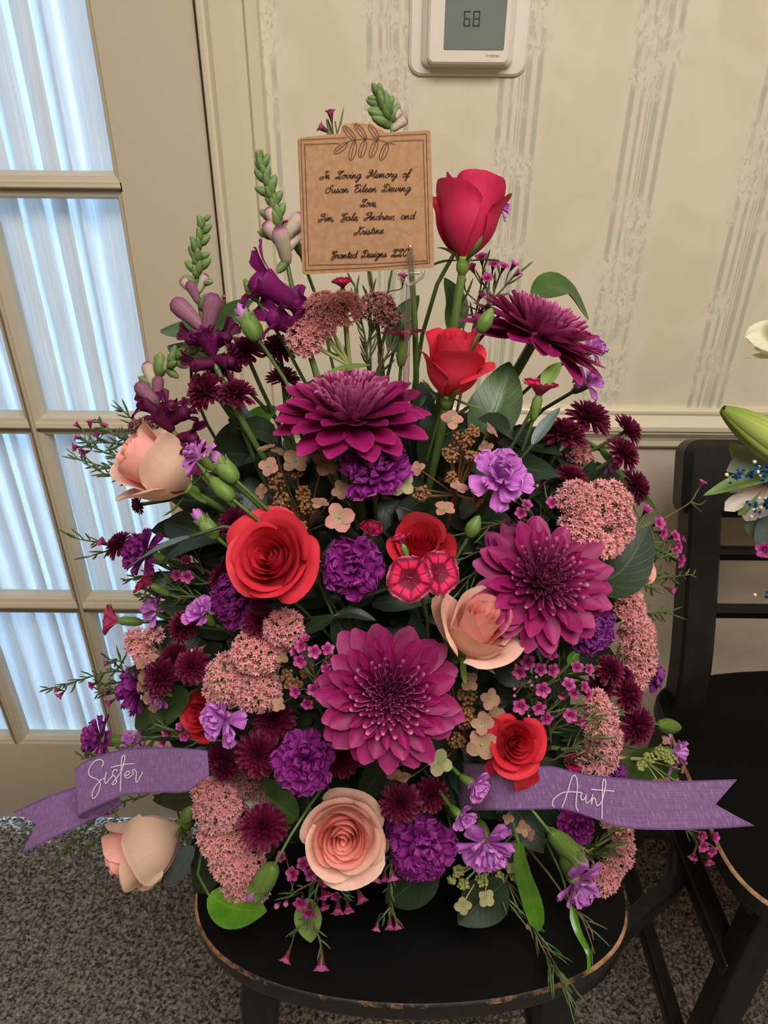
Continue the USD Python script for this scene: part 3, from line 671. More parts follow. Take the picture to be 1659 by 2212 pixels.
mum_kind('button_b', [(n, L, W, p * .93, c_ - 6, u, s) for n, L, W, p, c_, u, s in BR], 1, 5, mats=('button_petal', 'button_petal'), dome=.13, r_disc=.14, jit=1.5)

def rose_kind(name, m, inner=13, outer=7, rin=.25, opn=1.0, tall=.62, seed=1, R=.40, tuck=.2, rnd=.38, m2=None):
    """inner petals wound into a cone of radius rin, outer ones opening to R and rolling back."""
    rng = np.random.default_rng(seed)
    k_ = kind(name)
    N = inner + outer
    a0 = rng.uniform(0, 6.28)
    for i in range(N):
        az = a0 + i * 2.39996 + rng.normal(0, .15)
        inn = i < inner
        if inn:
            q = i / (inner - 1)
            rm, half, zt, fl, rd = .022 + (rin - .022) * q ** .95, 1.75 - .5 * q, tall * (1 - .05 * q), .008 + .035 * q * opn, .06
        else:
            q = (i - inner) / max(1, outer - 1)
            rm, half, zt, fl, rd = rin + .035 + (R - rin - .035) * q, 1.18 - .10 * q, tall * (.95 - .27 * q * opn), (.05 + .13 * q) * opn, .10
        zt += rng.normal(0, .012); fl *= rng.uniform(.7, 1.25)
        p1, p2, p3 = rng.uniform(0, 6.28, 3); ox, oy = rng.normal(0, .012, 2) * (0 if inn else 1)
        def fn(s, t, inn=inn, q=q, rm=rm, half=half, zt=zt, fl=fl, p1=p1, p2=p2, p3=p3, rd=rd):
            t = t * (1 - (.28 if inn else rnd) * np.maximum(0, np.abs(s) - .34) ** 2 / .436)
            w = .45 + .55 * np.sin(PI * np.clip(.10 + .50 * t, 0, 1))
            r = .03 + (rm - .03) * np.sin(np.minimum(1, t / .58) * PI / 2) ** .8
            r = r * (1 - (tuck * (1 - q) if inn else 0) * smooth01(t, .5, 1)) + fl * smooth01(t, .45, 1) ** 1.5
            lip = smooth01(t / (1 - (.28 if inn else rnd) * np.maximum(0, np.abs(s) - .34) ** 2 / .436), .84, 1)
            r = r + .020 * s + (.012 if inn else .035) * np.abs(s) ** 4 * t + (.006 if inn else .016) * np.sin(2.4 * s + p1) * t + .005 * np.sin(6 * s + p2) * t * t + (.010 if inn else .028 * opn + .006) * lip
            z = zt * t - zt * rd * .3 * np.abs(s) ** 3.5 * t ** 2 - (0 if inn else .05 * q * opn + .012) * lip - fl * .30 * smooth01(t, .75, 1) * np.abs(s) ** 2
            z = z + (.008 if inn else .016) * np.sin(4.2 * s + p3) * t ** 3 + .006 * (1 - np.abs(s)) * t ** 4
            th = az + s * half * w
            return r * np.cos(th) + ox * t, r * np.sin(th) + oy * t, z
        put('petal', grid(14, 13, fn), m if inn or not m2 else m2, k_)
    put('hip', lathe([(.001, -.20), (.035, -.19), (.075, -.13), (.085, -.07), (.075, -.02), (.11, .015), (.05, .03), (.001, .03)], 14), 'calyx_green', k_)
    for j in range(5):
        put('sepal', petal(.44, .11, 100 + rng.uniform(-35, 20), 60 + rng.uniform(-40, 60), cup=.5, shape='point', r0=.06, z0=-.02, az=j * 1.2566 + .3, nu=4, nv=7), 'calyx_green', k_)
    return k_
rose_kind('rose_coral_open', 'rose_coral', 14, 8, .25, 1.0, .60, 11)
rose_kind('rose_coral_tall', 'rose_coral', 10, 5, .24, 1.0, .86, 12, R=.35, rnd=.28)
rose_kind('rose_crimson_tall', 'rose_crimson', 10, 5, .28, .62, 1.0, 13, R=.37, rnd=.22)
rose_kind('rose_red_open', 'rose_red', 11, 6, .22, 1.0, .62, 14)
rose_kind('rose_pink_open', 'rose_pink', 16, 7, .29, .9, .60, 15, m2='rose_pale')
rose_kind('rose_pink_tall', 'rose_pink', 12, 5, .27, .7, .90, 16, R=.38, m2='rose_pale')
rose_kind('rose_pink_half', 'rose_pink', 11, 5, .24, .9, .80, 17, R=.36, tuck=.3, m2='rose_pale')

def carn_kind(name, m, n=34, seed=1, ruf=.05, w0=.43, phm=88, notch=.10, calyx=True):
    rng = np.random.default_rng(seed); k_ = kind(name)
    for i in range(n):
        q = i / (n - 1)                        # 0 heart .. 1 outside
        ph = 6 + phm * q ** .8 + rng.normal(0, 6)
        L = (.40 + .12 * q) * rng.uniform(.93, 1.05)
        put('petal', petal(L, w0 * rng.uniform(.85, 1.15) * (.75 + .25 * q), ph - 14, ph + rng.uniform(-6, 22), cup=.12, shape='fan', r0=.015, z0=-.02 - .06 * q, az=i * 2.39996 + rng.normal(0, .15), nu=16, nv=8,
            ruf=ruf * rng.uniform(.7, 1.3), rn=rng.uniform(1.2, 2.1), rp=rng.uniform(0, 6.3), notch=notch), m, k_)
    if calyx:
        put('calyx', lathe([(.001, -.52), (.06, -.51), (.10, -.42), (.125, -.25), (.13, -.10), (.10, -.03), (.06, -.02)], 12), 'calyx_green', k_)
    return k_
carn_kind('carnation_purple_full', 'carnation_purple', 38, 21)
carn_kind('carnation_purple_b', 'carnation_purple', 32, 22, phm=96)
carn_kind('carnation_violet_full', 'carnation_violet', 36, 23, phm=92)
carn_kind('carnation_lilac_open', 'carnation_lavender', 18, 24, ruf=.035, w0=.44, notch=.06)
carn_kind('carnation_lilac_cup', 'carnation_lavender', 14, 25, ruf=.03, w0=.42, phm=58, notch=.06)
carn_kind('carnation_lilac_flat', 'carnation_lavender', 12, 26, ruf=.04, w0=.46, phm=98, notch=.06)
carn_kind('carnation_peach', 'carnation_peach', 20, 27, ruf=.04, w0=.40)

# dianthus: flat five-petalled faces, hot pink patches ringed with dark crimson
def dianthus_mat():
    n = {'tc': ('texture_coordinate', {}), 'sx': ('separate_xyz', {}), 'nz': ('noise_texture', {'scale': 1, 'detail': 2}), 'mp': ('mapping', {'scale': (16, 2.5, 1)}),
         'wob': ('map_range', {'from_min': .3, 'from_max': .7, 'to_min': -.09, 'to_max': .09}), 'ya': ('math', {'math_type': 'add'}),
         'rv': ('rgb_ramp', {'ramp': [(0, (0, 0, 0)), (.44, (0, 0, 0)), (.48, (1, 1, 1)), (.74, (1, 1, 1)), (.80, (0, 0, 0)), (1, (0, 0, 0))]}),
         'ru': ('rgb_ramp', {'ramp': [(0, (0, 0, 0)), (.10, (0, 0, 0)), (.15, (1, 1, 1)), (.45, (1, 1, 1)), (.485, (0, 0, 0)), (.515, (0, 0, 0)), (.55, (1, 1, 1)), (.85, (1, 1, 1)), (.9, (0, 0, 0)), (1, (0, 0, 0))]}),
         'bv': ('rgb_to_bw', {}), 'bu': ('rgb_to_bw', {}), 'm': ('math', {'math_type': 'multiply'}),
         'rim': ('rgb_ramp', {'ramp': [(0, lin((110, 6, 44))), (.90, lin((126, 8, 50))), (.95, lin((206, 74, 116))), (1, lin((226, 104, 140)))]}),
         'c': ('mix', {'color2': lin((222, 30, 88))}), 'g': ('geometry', {}), 'bk': ('mix', {'color2': lin((206, 84, 124))}), 'bf': ('math', {'math_type': 'multiply', 'value2': .8}),
         'p': ('principled_bsdf', {'roughness': .6, 'specular_ior_level': .25}), 't': ('translucent_bsdf', {}), 'mc': ('mix_closure', {'fac': .2})}
    l = [('tc.UV', 'sx.vector'), ('tc.UV', 'mp.vector'), ('mp.vector', 'nz.vector'), ('nz.fac', 'wob.value'), ('sx.y', 'ya.value1'), ('wob.result', 'ya.value2'), ('ya.value', 'rv.fac'), ('sx.x', 'ru.fac'),
         ('rv.color', 'bv.color'), ('ru.color', 'bu.color'), ('bv.val', 'm.value1'), ('bu.val', 'm.value2'), ('sx.y', 'rim.fac'), ('rim.color', 'c.color1'), ('m.value', 'c.fac'),
         ('g.backfacing', 'bf.value1'), ('bf.value', 'bk.fac'), ('c.color', 'bk.color1'), ('bk.color', 'p.base_color'), ('bk.color', 't.color'), ('p.BSDF', 'mc.closure1'), ('t.BSDF', 'mc.closure2')]
    mat('dianthus_petal', n, l, 'mc.closure')
dianthus_mat()
def dianthus_kind(name, seed, ph, n=5, w=.72):
    rng = np.random.default_rng(seed); k_ = kind(name)
    for j in range(n):
        a = ph + rng.uniform(-8, 8)
        put('petal', petal(.5, w, a - 30, a + 10, cup=.06, shape='fan', r0=.01, z0=-.02 + .004 * j, az=j * 2 * PI / n + rng.normal(0, .06), nu=14, nv=8, ruf=.018, rn=1.5, rp=rng.uniform(0, 6), notch=.07), 'dianthus_petal', k_)
    put('stamens', join([tube(bez(np.zeros(3), np.array([0, 0, .05]), np.array([.04 * math.cos(b), .04 * math.sin(b), .09]), np.array([.08 * math.cos(b), .08 * math.sin(b), .11]), 4), .008, 4) for b in (0, 2, 4.2)]), 'wax_petal', k_)
    put('calyx', lathe([(.001, -.62), (.06, -.61), (.10, -.5), (.12, -.28), (.115, -.12), (.07, -.02), (.03, 0)], 12), 'calyx_green', k_)
    for j in range(4):
        put('bract', petal(.26, .07, 10, 25, cup=.5, shape='point', r0=.09, z0=-.55, az=j * 1.57, nu=2, nv=5), 'calyx_green', k_)
dianthus_kind('dianthus_flat', 31, 88)
dianthus_kind('dianthus_cup', 32, 62)

def wax_kind():
    k_ = kind('wax_flower')
    for j in range(5):
        put('petal', petal(.34, .36, 62, 92, cup=.22, shape='round', r0=.13, z0=0, az=j * 1.2566, nu=4, nv=4), 'wax_petal', k_)
    put('cup', lathe([(.001, -.62), (.05, -.60), (.09, -.45), (.15, -.18), (.2, .0), (.19, .02), (.12, -.03), (.05, -.05), (.04, .06), (.001, .07)], 10), 'wax_cup', k_)
    k2 = kind('wax_bell')                      # half-open, petals forward
    for j in range(5):
        put('petal', petal(.34, .36, 22, 70, cup=.3, shape='round', r0=.17, z0=-.02, az=j * 1.2566, nu=4, nv=4), 'wax_petal', k2)
    put('cup', lathe([(.001, -.62), (.045, -.60), (.08, -.45), (.14, -.2), (.2, .0), (.18, .02), (.05, -.05), (.001, -.05)], 10), 'wax_cup', k2)
    k3 = kind('wax_budlet')
    put('cup', lathe([(.001, -.4), (.08, -.36), (.2, -.1), (.2, 0), (.001, 0)], 8), 'wax_cup', k3)
    put('bud', lathe([(.001, -.1), (.2, -.03), (.27, .1), (.22, .26), (.1, .36), (.001, .38)], 10), 'wax_bud', k3)
wax_kind()
def hyd_kind(name, m, seed):
    rng = np.random.default_rng(seed); k_ = kind(name)
    for j in range(4):
        put('sepal', petal(.47, .46 * rng.uniform(.85, 1.1), 78 + rng.uniform(-12, 8), 96 + rng.uniform(-16, 12), cup=.12, shape='round', r0=.015, z0=.008 * (j % 2), az=j * PI / 2 + rng.normal(0, .12), nu=6, nv=6), m, k_)
    ic = trimesh.creation.icosphere(1, .045)
    put('eye', (np.array(ic.vertices) + [0, 0, .03], np.array(ic.faces)), 'bud_green', k_)
hyd_kind('hydrangea_blush', 'hydrangea_blush', 41)
hyd_kind('hydrangea_tan', 'hydrangea_tan', 42)
hyd_kind('hydrangea_green', 'hydrangea_green', 43)

# ------------------------------------------------------------------ placing things by where the photograph shows them
VASE = np.array([.022, .59, .74])
_py = [150, 300, 450, 700, 870, 1050, 1250, 1500, 1700, 1850, 1950, 2100]
_pY = [.60, .59, .57, .54, .50, .475, .45, .43, .42, .42, .415, .384]
def surf(x, y):
    """Distance of the arrangement's front at this spot."""
    u = min(abs(x - 850) / 640, .97)
    return float(np.interp(y, _py, _pY)) + .17 * (1 - math.sqrt(1 - u * u))
def at(x, y, dY=0.0):
    return PT(x, y, surf(x, y) + dY)
rngP = np.random.default_rng(77)
def stem_to_vase(t, p, d, T, r=.0022, m='stem_green', spread=.035, name='stem', L=None):
    """A stem from p, leaving along d, down into the container; t: thing, T: its origin."""
    e = VASE + np.array([rngP.normal(0, spread * .6), rngP.normal(0, spread * .5), rngP.uniform(0, .03)])
    h = np.linalg.norm(e - p)
    L = L or min(.4 * h, .12)
    q1 = p + d * L + np.array([0, .03, 0])
    q2 = e + (np.array([(p[0] - e[0]) * .25, .02, .5 * max(.05, p[2] - e[2])]))
    put(name, tube(bez(p, q1, q2, e, 11) - T, np.linspace(r, r * 1.25, 11), 6), m, t)
def bloom(name, label, cat, kd, x, y, size, face, dY=0.0, cz=.1, base=-.08, spin=None, stem='stem_green', r=.0022, group=None, sq=1.0, bname='bloom'):
    P = at(x, y, dY)
    s = px(size, P)
    Z = img(face)
    X, Y, Z = frame(Z, rngP.uniform(0, 6.28) if spin is None else spin)
    O = P - Z * cz * s
    t = thing(name, label, cat, O, group)
    b = xf(numbered(bname, t), X * s, Y * s, Z * s * sq, (0, 0, 0))
    pr = stage.GetPrimAtPath(b)
    pr.GetReferences().AddInternalReference('/World/Kinds/' + kd)
    pr.SetInstanceable(True)
    if stem: stem_to_vase(t, O + Z * base * s * sq * .92, -Z, O, r, stem)
    return t
# ------------------------------------------------------------------ big chrysanthemums
CH = 'chrysanthemum'
for lab, kd, x, y, sz, fc, dY, sq in (
    ('large magenta chrysanthemum under the card, seen from its side', 'mum_b', 758, 876, 322, (0, .80, .58), .0, 1.15),
    ('large magenta chrysanthemum leaning out at the upper right under the red rose', 'mum_c', 1172, 700, 320, (.40, .82, .42), .03, 1.1),
    ('large magenta chrysanthemum at the right beside the pale pink rose', 'mum_c', 1178, 1250, 305, (.10, .30, .95), -.02, 1.0),
    ('large magenta chrysanthemum facing forward at the lower centre', 'mum_a', 842, 1505, 315, (.02, .16, 1), -.03, 1.0)):
    bloom('chrysanthemum', lab, CH, kd, x, y, sz, fc, dY, cz=.07, base=-.08, r=.0042, sq=sq, group=None)
# ------------------------------------------------------------------ roses
for lab, kd, x, y, sz, fc, dY, cz in (
    ('tall crimson rose standing right of the card', 'rose_crimson_tall', 1012, 468, 178, (.10, .97, .18), .0, .5),
    ('coral red rose below the card on the right, just beside the clear holder', 'rose_coral_tall', 978, 785, 168, (.10, .86, .50), -.005, .45),
    ('open coral red rose at the left of centre showing its spiral', 'rose_coral_open', 583, 1205, 190, (-.16, .22, .95), -.02, .38),
    ('deep red rose half hidden behind the patterned dianthus', 'rose_red_open', 908, 1172, 140, (.02, .55, .83), .03, .38),
    ('small open red rose above the word Aunt', 'rose_red_open', 1116, 1607, 128, (.05, .22, .97), -.02, .38),
    ('red rose mostly hidden behind the lilac carnation at the left', 'rose_red_open', 436, 1545, 108, (-.5, .1, .85), .03, .38),
    ('pale pink rose at the far upper left against the door', 'rose_pink_tall', 338, 1010, 182, (-.66, .52, .52), -.02, .45),
    ('pale pink rose between two magenta chrysanthemums at the right', 'rose_pink_half', 1030, 1358, 190, (.28, .68, .68), -.015, .42),
    ('open pale pink rose at the bottom centre showing its spiral', 'rose_pink_open', 742, 1808, 182, (.02, .10, 1), -.02, .36),
    ('pale pink rose hanging sideways under the word Sister', 'rose_pink_tall', 312, 1826, 178, (-.86, -.34, .36), -.01, .45),
    ('pale pink rose peeping out behind the big dark leaf at the right', 'rose_pink_half', 1362, 1232, 120, (.7, .1, .6), .06, .42)):
    bloom('rose', lab, 'rose', kd, x, y, sz, fc, dY, cz=cz, base=-.2, r=.0034)
def loose_petal(t, base, tip, w, nrm, m, dY, shape='spoon', ruf=.03):
    A, B = at(*base, dY), at(*tip, dY)
    T = Gf.Vec3d(UsdGeom.Xformable(stage.GetPrimAtPath(t)).GetLocalTransformation().ExtractTranslation()); T = np.array([T[0], T[1], T[2]])
    d = B - A; L = np.linalg.norm(d); d /= L; n = img(nrm); s = np.cross(n, d); s /= np.linalg.norm(s); n = np.cross(d, s)
    p = petal(1, px(w, A) / L, 72, 108, cup=.3, shape=shape, nu=8, nv=9, ruf=ruf, rn=1.4, rp=w)
    v = p[0]; put('petal', (A - T + L * (v[:, :1] * d + v[:, 1:2] * s + v[:, 2:3] * n), p[1], p[2]), m, t)
_rr = '/World/rose_004'
loose_petal(_rr, (1110, 1622), (1138, 1702), 84, (.1, .2, 1), 'rose_red', -.022)
loose_petal(_rr, (1090, 1615), (1056, 1672), 44, (-.3, .1, .9), 'rose_crimson', -.016)
loose_petal(_rr, (1085, 1590), (1062, 1548), 48, (-.3, .3, .9), 'rose_red', -.006)
_rp = '/World/rose_007'
loose_petal(_rp, (985, 1400), (955, 1272), 72, (-.4, .2, .8), 'rose_pale', .0)
loose_petal(_rp, (1040, 1380), (1120, 1382), 110, (.3, .0, .9), 'rose_pale', .004)
_rb = '/World/rose_008'
loose_petal(_rb, (770, 1800), (838, 1838), 66, (.2, .1, .95), 'rose_pale', .012)
loose_petal(_rb, (735, 1770), (716, 1714), 74, (-.1, .3, .9), 'rose_pale', .012)
# ------------------------------------------------------------------ carnations
for lab, kd, x, y, sz, fc, dY in (
    ('purple carnation directly under the side-on magenta chrysanthemum', 'carnation_purple_full', 810, 1000, 160, (.02, .52, .85), -.01),
    ('purple carnation left of the patterned dianthus', 'carnation_purple_b', 758, 1222, 148, (-.05, .15, .98), .0),
    ('purple carnation below the open coral rose at the left', 'carnation_purple_full', 505, 1290, 140, (-.3, .15, .9), .015),
    ('purple carnation right of the maroon buttons under the pink sedum, lower left', 'carnation_purple_b', 655, 1650, 148, (-.02, .12, 1), -.02),
    ('dark purple carnation right of the pink spiral rose at the bottom', 'carnation_purple_full', 915, 1840, 150, (.05, .0, 1), -.01),
    ('violet carnation tucked under the right chrysanthemum', 'carnation_violet_full', 1282, 1352, 140, (.35, .05, .93), .0),
    ('purple carnation on edge at the left beside the blue-grey leaf', 'carnation_purple_b', 296, 1190, 115, (-.66, .35, .6), .0),
    ('purple carnation seen edge-on at the left above the Sister ribbon, below the maroon buttons', 'carnation_purple_b', 280, 1486, 122, (-.93, .1, .3), .01),
    ('purple carnation at far left just above the ribbon end', 'carnation_purple_b', 200, 1596, 108, (-.93, .15, .3), .01),
    ('purple carnation under the right ribbon beside a lilac bud', 'carnation_purple_b', 1247, 1792, 92, (.2, -.05, .95), .0),
    ('lilac carnation facing forward at the right of centre', 'carnation_lilac_open', 1084, 1022, 148, (.05, .38, .92), -.02),
    ('lilac carnation seen edge-on beside the pale pink rose at upper left', 'carnation_lilac_flat', 418, 975, 92, (-.62, .62, .42), -.045),
    ('lilac carnation in front of the hidden red rose at left', 'carnation_lilac_open', 470, 1560, 118, (-.45, .05, .88), -.02),
    ('lilac carnation at left above the two maroon buttons', 'carnation_lilac_cup', 430, 1322, 92, (-.35, .55, .7), -.01),
    ('lilac carnation half hidden behind a crimson dianthus at left', 'carnation_lilac_flat', 328, 1312, 80, (-.5, .5, .6), .02),
    ('half-open lilac carnation where the right ribbon begins', 'carnation_lilac_cup', 1032, 1702, 84, (.6, -.2, .75), -.03),
    ('small half-open lilac carnation below the start of the right ribbon', 'carnation_lilac_cup', 1002, 1768, 74, (.5, -.2, .8), -.025),
    ('lilac carnation facing downwards at the bottom right of centre', 'carnation_lilac_open', 1055, 1842, 135, (.1, -.38, .9), -.01),
    ('lilac carnation hanging at the bottom right over the seat', 'carnation_lilac_open', 1256, 1925, 125, (.35, -.55, .75), -.005),
    ('lilac carnation behind the tip of the upper right chrysanthemum', 'carnation_lilac_flat', 1292, 748, 82, (.75, .3, .5), .07),
    ('lilac carnation above the maroon buttons at the right', 'carnation_lilac_flat', 1280, 822, 86, (.55, .3, .7), .05),
    ('lilac carnation behind the stems of maroon buttons at right', 'carnation_lilac_cup', 1326, 1000, 66, (.4, -.6, .5), .05),
    ('violet carnation on edge at the right of the long pink sedum', 'carnation_violet_full', 1414, 1456, 86, (.88, .1, .35), .03),
    ('lilac carnation on edge at the far right above the ribbon', 'carnation_lilac_flat', 1468, 1625, 92, (.93, .05, .25), .02),
    ('tiny lilac carnation behind the tall crimson rose', 'carnation_lilac_flat', 1090, 446, 52, (.7, .3, .5), .05),
    ('small lilac carnation at left below the pair of maroon buttons', 'carnation_lilac_cup', 340, 1512, 62, (-.3, -.5, .7), .01),
    ('small lilac carnation just over the Sister ribbon', 'carnation_lilac_flat', 280, 1598, 62, (-.2, .7, .6), .02),
    ('small violet carnation just over the middle of the Aunt ribbon', 'carnation_violet_full', 1332, 1668, 56, (.2, .6, .7), .03),
    ('small lilac carnation behind the dusty pink sedum at far left', 'carnation_lilac_cup', 284, 1398, 56, (-.7, .3, .5), .04),
    ('small lilac carnation behind the top of the long pink sedum at right', 'carnation_lilac_cup', 1382, 1318, 50, (.6, .5, .5), .05),
    ('peach pink carnation showing below the Aunt ribbon', 'carnation_peach', 1345, 1775, 100, (.2, -.6, .7), .02),
    ('lilac petals beside the bottom purple carnation, behind the pink spiral rose', 'carnation_violet_full', 862, 1800, 80, (-.2, .1, .9), .02)):
    bloom('carnation', lab, 'carnation', kd, x, y, sz, fc, dY, cz=.14, base=-.5, r=.0018)
# ------------------------------------------------------------------ maroon button chrysanthemums
BUT = [
    (527, 748, 84, (-.1, .6, .7), .02, 'topmost maroon button mum at the left, under the green bud'),
    (604, 742, 78, (.1, .6, .7), .04, 'maroon button mum under the purple snapdragon petals'),
    (432, 838, 92, (-.45, .3, .8), .0, 'maroon button mum beside the green snapdragon buds at left'),
    (511, 838, 88, (.1, .75, .6), .01, 'maroon button mum left of the side-on magenta chrysanthemum'),
    (478, 782, 80, (-.2, .7, .6), .04, 'maroon button mum wedged between three others at upper left'),
    (612, 808, 76, (.1, .8, .5), .05, 'maroon button mum behind the top petals of the side-on chrysanthemum'),
    (505, 1122, 82, (-.1, .55, .8), .0, 'maroon button mum above the open coral rose'),
    (248, 1172, 68, (-.6, .5, .5), .02, 'maroon button mum at far left next to thin needle leaves'),
    (293, 1092, 46, (-.7, -.2, .5), .03, 'small maroon button mum below the far left pale pink rose'),
    (1280, 890, 106, (.3, .75, .55), .02, 'maroon button mum at right under the lilac carnation'),
    (1222, 924, 104, (.15, .85, .45), .02, 'maroon button mum at right, left-hand one of the upper cluster'),
    (1366, 922, 80, (.7, .5, .5), .03, 'maroon button mum highest on the right edge before the wall'),
    (1356, 972, 86, (.6, .5, .6), .02, 'maroon button mum second down on the right edge'),
    (1385, 1046, 84, (.75, .35, .5), .03, 'maroon button mum lowest on the right edge above the leaf'),
    (1240, 1022, 74, (.3, .7, .6), .02, 'maroon button mum just above the big pink sedum at right'),
    (1180, 948, 62, (0, .7, .6), .05, 'dark maroon button mum in the shadow behind the dianthus calyx'),
    (386, 1350, 76, (-.45, .35, .8), .0, 'maroon button mum touching the cupped lilac carnation at left'),
    (338, 1462, 82, (-.35, .2, .9), -.01, 'maroon button mum at left, outer one of the facing pair'),
    (411, 1438, 80, (-.05, .25, .95), -.01, 'maroon button mum at left, inner one of the facing pair'),
    (372, 1415, 66, (-.1, .5, .8), .03, 'maroon button mum peeping between the facing pair at left'),
    (560, 1340, 76, (0, .3, .95), .0, 'maroon button mum below the open coral rose, above the sedum'),
    (553, 1630, 106, (-.1, .2, .97), -.005, 'large maroon button mum left of the lower purple carnation'),
    (590, 1552, 92, (0, .4, .9), .02, 'maroon button mum under the broad pink sedum'),
    (470, 1650, 86, (-.6, -.1, .75), .0, 'maroon button mum at the inner end of the Sister ribbon'),
    (738, 1640, 92, (.1, .1, .97), .02, 'maroon button mum between the purple carnation and the forward chrysanthemum'),
    (864, 1738, 92, (-.05, .15, 1), -.01, 'maroon button mum under the forward chrysanthemum'),
    (936, 1718, 76, (.2, .2, .95), .01, 'maroon button mum left of the half-open lilac carnation'),
    (571, 1780, 104, (.2, .55, .6), -.01, 'maroon button mum lying sideways beside the upright sedum'),
    (1386, 1572, 88, (.45, .0, .9), .0, 'maroon button mum beside the green bud at right'),
    (1366, 1500, 78, (.5, .25, .75), .01, 'maroon button mum left of the right stool post, second lowest in its chain'),
    (1326, 1445, 72, (.4, .4, .8), .02, 'maroon button mum under the violet carnation at right'),
    (1300, 1492, 66, (.2, .0, .9), .03, 'dark maroon button mum behind the waxflowers at right'),
    (474, 1242, 66, (-.4, .4, .8), .04, 'maroon button mum behind the left side of the coral rose'),
    (790, 1742, 62, (0, .4, .8), .04, 'maroon button mum behind the top of the pink spiral rose'),
    (1355, 1462, 60, (.6, .4, .6), .03, 'maroon button mum squeezed at the top of the right chain'),
]
for i, (x, y, sz, fc, dY, lab) in enumerate(BUT):
    bloom('button_chrysanthemum', lab, 'chrysanthemum', 'button_b' if i % 3 == 2 else 'button_a', x, y, sz * 1.12, fc, dY, cz=.14, base=-.08, r=.0018)
# ------------------------------------------------------------------ dianthus
for lab, kd, x, y, sz, fc, dY, sp in (
    ('crimson dianthus face with hot pink patches, front one of the pair', 'dianthus_flat', 884, 1250, 104, (-.1, .08, 1), -.05, .4),
    ('crimson dianthus face with hot pink patches, behind and right of the front one', 'dianthus_flat', 946, 1238, 100, (.3, .1, .95), -.035, 1.3),
    ('crimson dianthus seen from the side in front of the deep red rose', 'dianthus_cup', 868, 1172, 58, (-.35, .9, .2), -.02, .2),
    ('crimson dianthus opening upward at right on a green calyx', 'dianthus_cup', 1165, 848, 94, (.15, .9, .35), .0, .8),
    ('crimson dianthus peeping over the purple carnation at centre', 'dianthus_cup', 800, 1150, 64, (.2, .7, .6), .02, .1),
    ('crimson dianthus half behind the left side of the card', 'dianthus_cup', 634, 508, 80, (-.2, .5, .8), .03, 2.0),
    ('pink dianthus just under the bottom edge of the card', 'dianthus_cup', 740, 618, 56, (0, .8, .5), .02, .3),
    ('dusky pink dianthus on edge behind the clear card holder', 'dianthus_flat', 872, 722, 104, (.08, .93, .22), .03, .5),
    ('rose pink dianthus facing left against the door', 'dianthus_cup', 250, 1340, 84, (-.96, .1, .2), .0, .6),
    ('crimson dianthus at left above the rose pink one', 'dianthus_cup', 322, 1262, 76, (-.75, .5, .4), .0, .9),
    ('hot pink dianthus above the Aunt ribbon', 'dianthus_cup', 1236, 1650, 52, (.2, .5, .8), .03, .2),
    ('hot pink dianthus below the Aunt ribbon', 'dianthus_cup', 1238, 1755, 66, (.1, .3, .9), .02, .5),
    ('small hot pink dianthus touching the top edge of the Aunt ribbon', 'dianthus_cup', 1280, 1676, 34, (.1, .7, .7), .02, .5)):
    bloom('dianthus', lab, 'dianthus', kd, x, y, sz, fc, dY, cz=.05, base=-.6, r=.0015, spin=sp)

# ------------------------------------------------------------------ carnation buds
for lab, base, tip, wd, open_, dY in (
    ('pink-tipped green carnation bud at upper left', (560, 735), (515, 660), 44, 1, -.01),
    ('lilac-tipped carnation bud right of the far left pink rose', (512, 1040), (456, 978), 42, 1, -.02),
    ('closed green carnation bud right of the far left pink rose', (504, 1080), (450, 1026), 38, 0, -.02),
    ('lilac-tipped carnation bud left of the coral rose', (470, 1162), (418, 1102), 36, 1, -.01),
    ('closed green carnation bud at far right above the ribbon end', (1424, 1566), (1472, 1572), 34, 0, .01),
    ('lilac-tipped carnation bud hanging over the seat at left', (592, 1870), (542, 1944), 50, 1, -.045),
    ('lilac-tipped carnation bud pointing down at the lower right', (1190, 1800), (1268, 1868), 46, 1, -.035),
    ('closed green carnation bud right of centre above the chrysanthemum', (1012, 1160), (1036, 1112), 34, 0, .0),
    ('narrow green carnation bud left of the upper right chrysanthemum', (1036, 718), (1064, 664), 34, 0, -.02),
    ('small green carnation bud under the left corner of the card', (556, 650), (526, 600), 26, 0, .0),
    ('round green carnation bud beside the hanging pink rose', (398, 1776), (414, 1742), 30, 0, -.01)):
    A, B = at(*base, dY), at(*tip, dY - .004)
    L = np.linalg.norm(B - A); Z = (B - A) / L
    w = px(wd, A) / L / 2
    t = thing('carnation_bud', lab, 'flower bud', A)
    X, Y, Z = frame(Z)
    pr = [(.001, 0), (.45 * w, .01), (.75 * w, .12), (w, .34), (w * .98, .5), (w * .72, .72), (w * .3, .92), (.001, .985)] if not open_ else [(.001, 0), (.45 * w, .01), (.8 * w, .12), (w, .32), (w * .95, .48), (w * .85, .58)]
    put('calyx', moved(lathe(pr, 12), X, Y, Z, np.zeros(3), L), 'calyx_green', t)
    if open_:
        for j in range(5):
            put('sepal', moved(petal(.30, w * 1.3, -2, 12, cup=.5, shape='point', r0=w * .95, z0=.44, az=j * 1.2566, nu=3, nv=4), X, Y, Z, np.zeros(3), L), 'calyx_green', t)
        for j in range(6):
            put('petal', moved(petal(.56, w * 1.5, 12 if j % 2 else 6, -20, cup=.7, shape='spoon', r0=w * (.74 if j % 2 else .45), z0=.45, az=j * 1.047, nu=4, nv=5, ruf=.02, rn=1.5), X, Y, Z, np.zeros(3), L), 'bud_lilac', t)
    stem_to_vase(t, A, -Z, A, .0014)
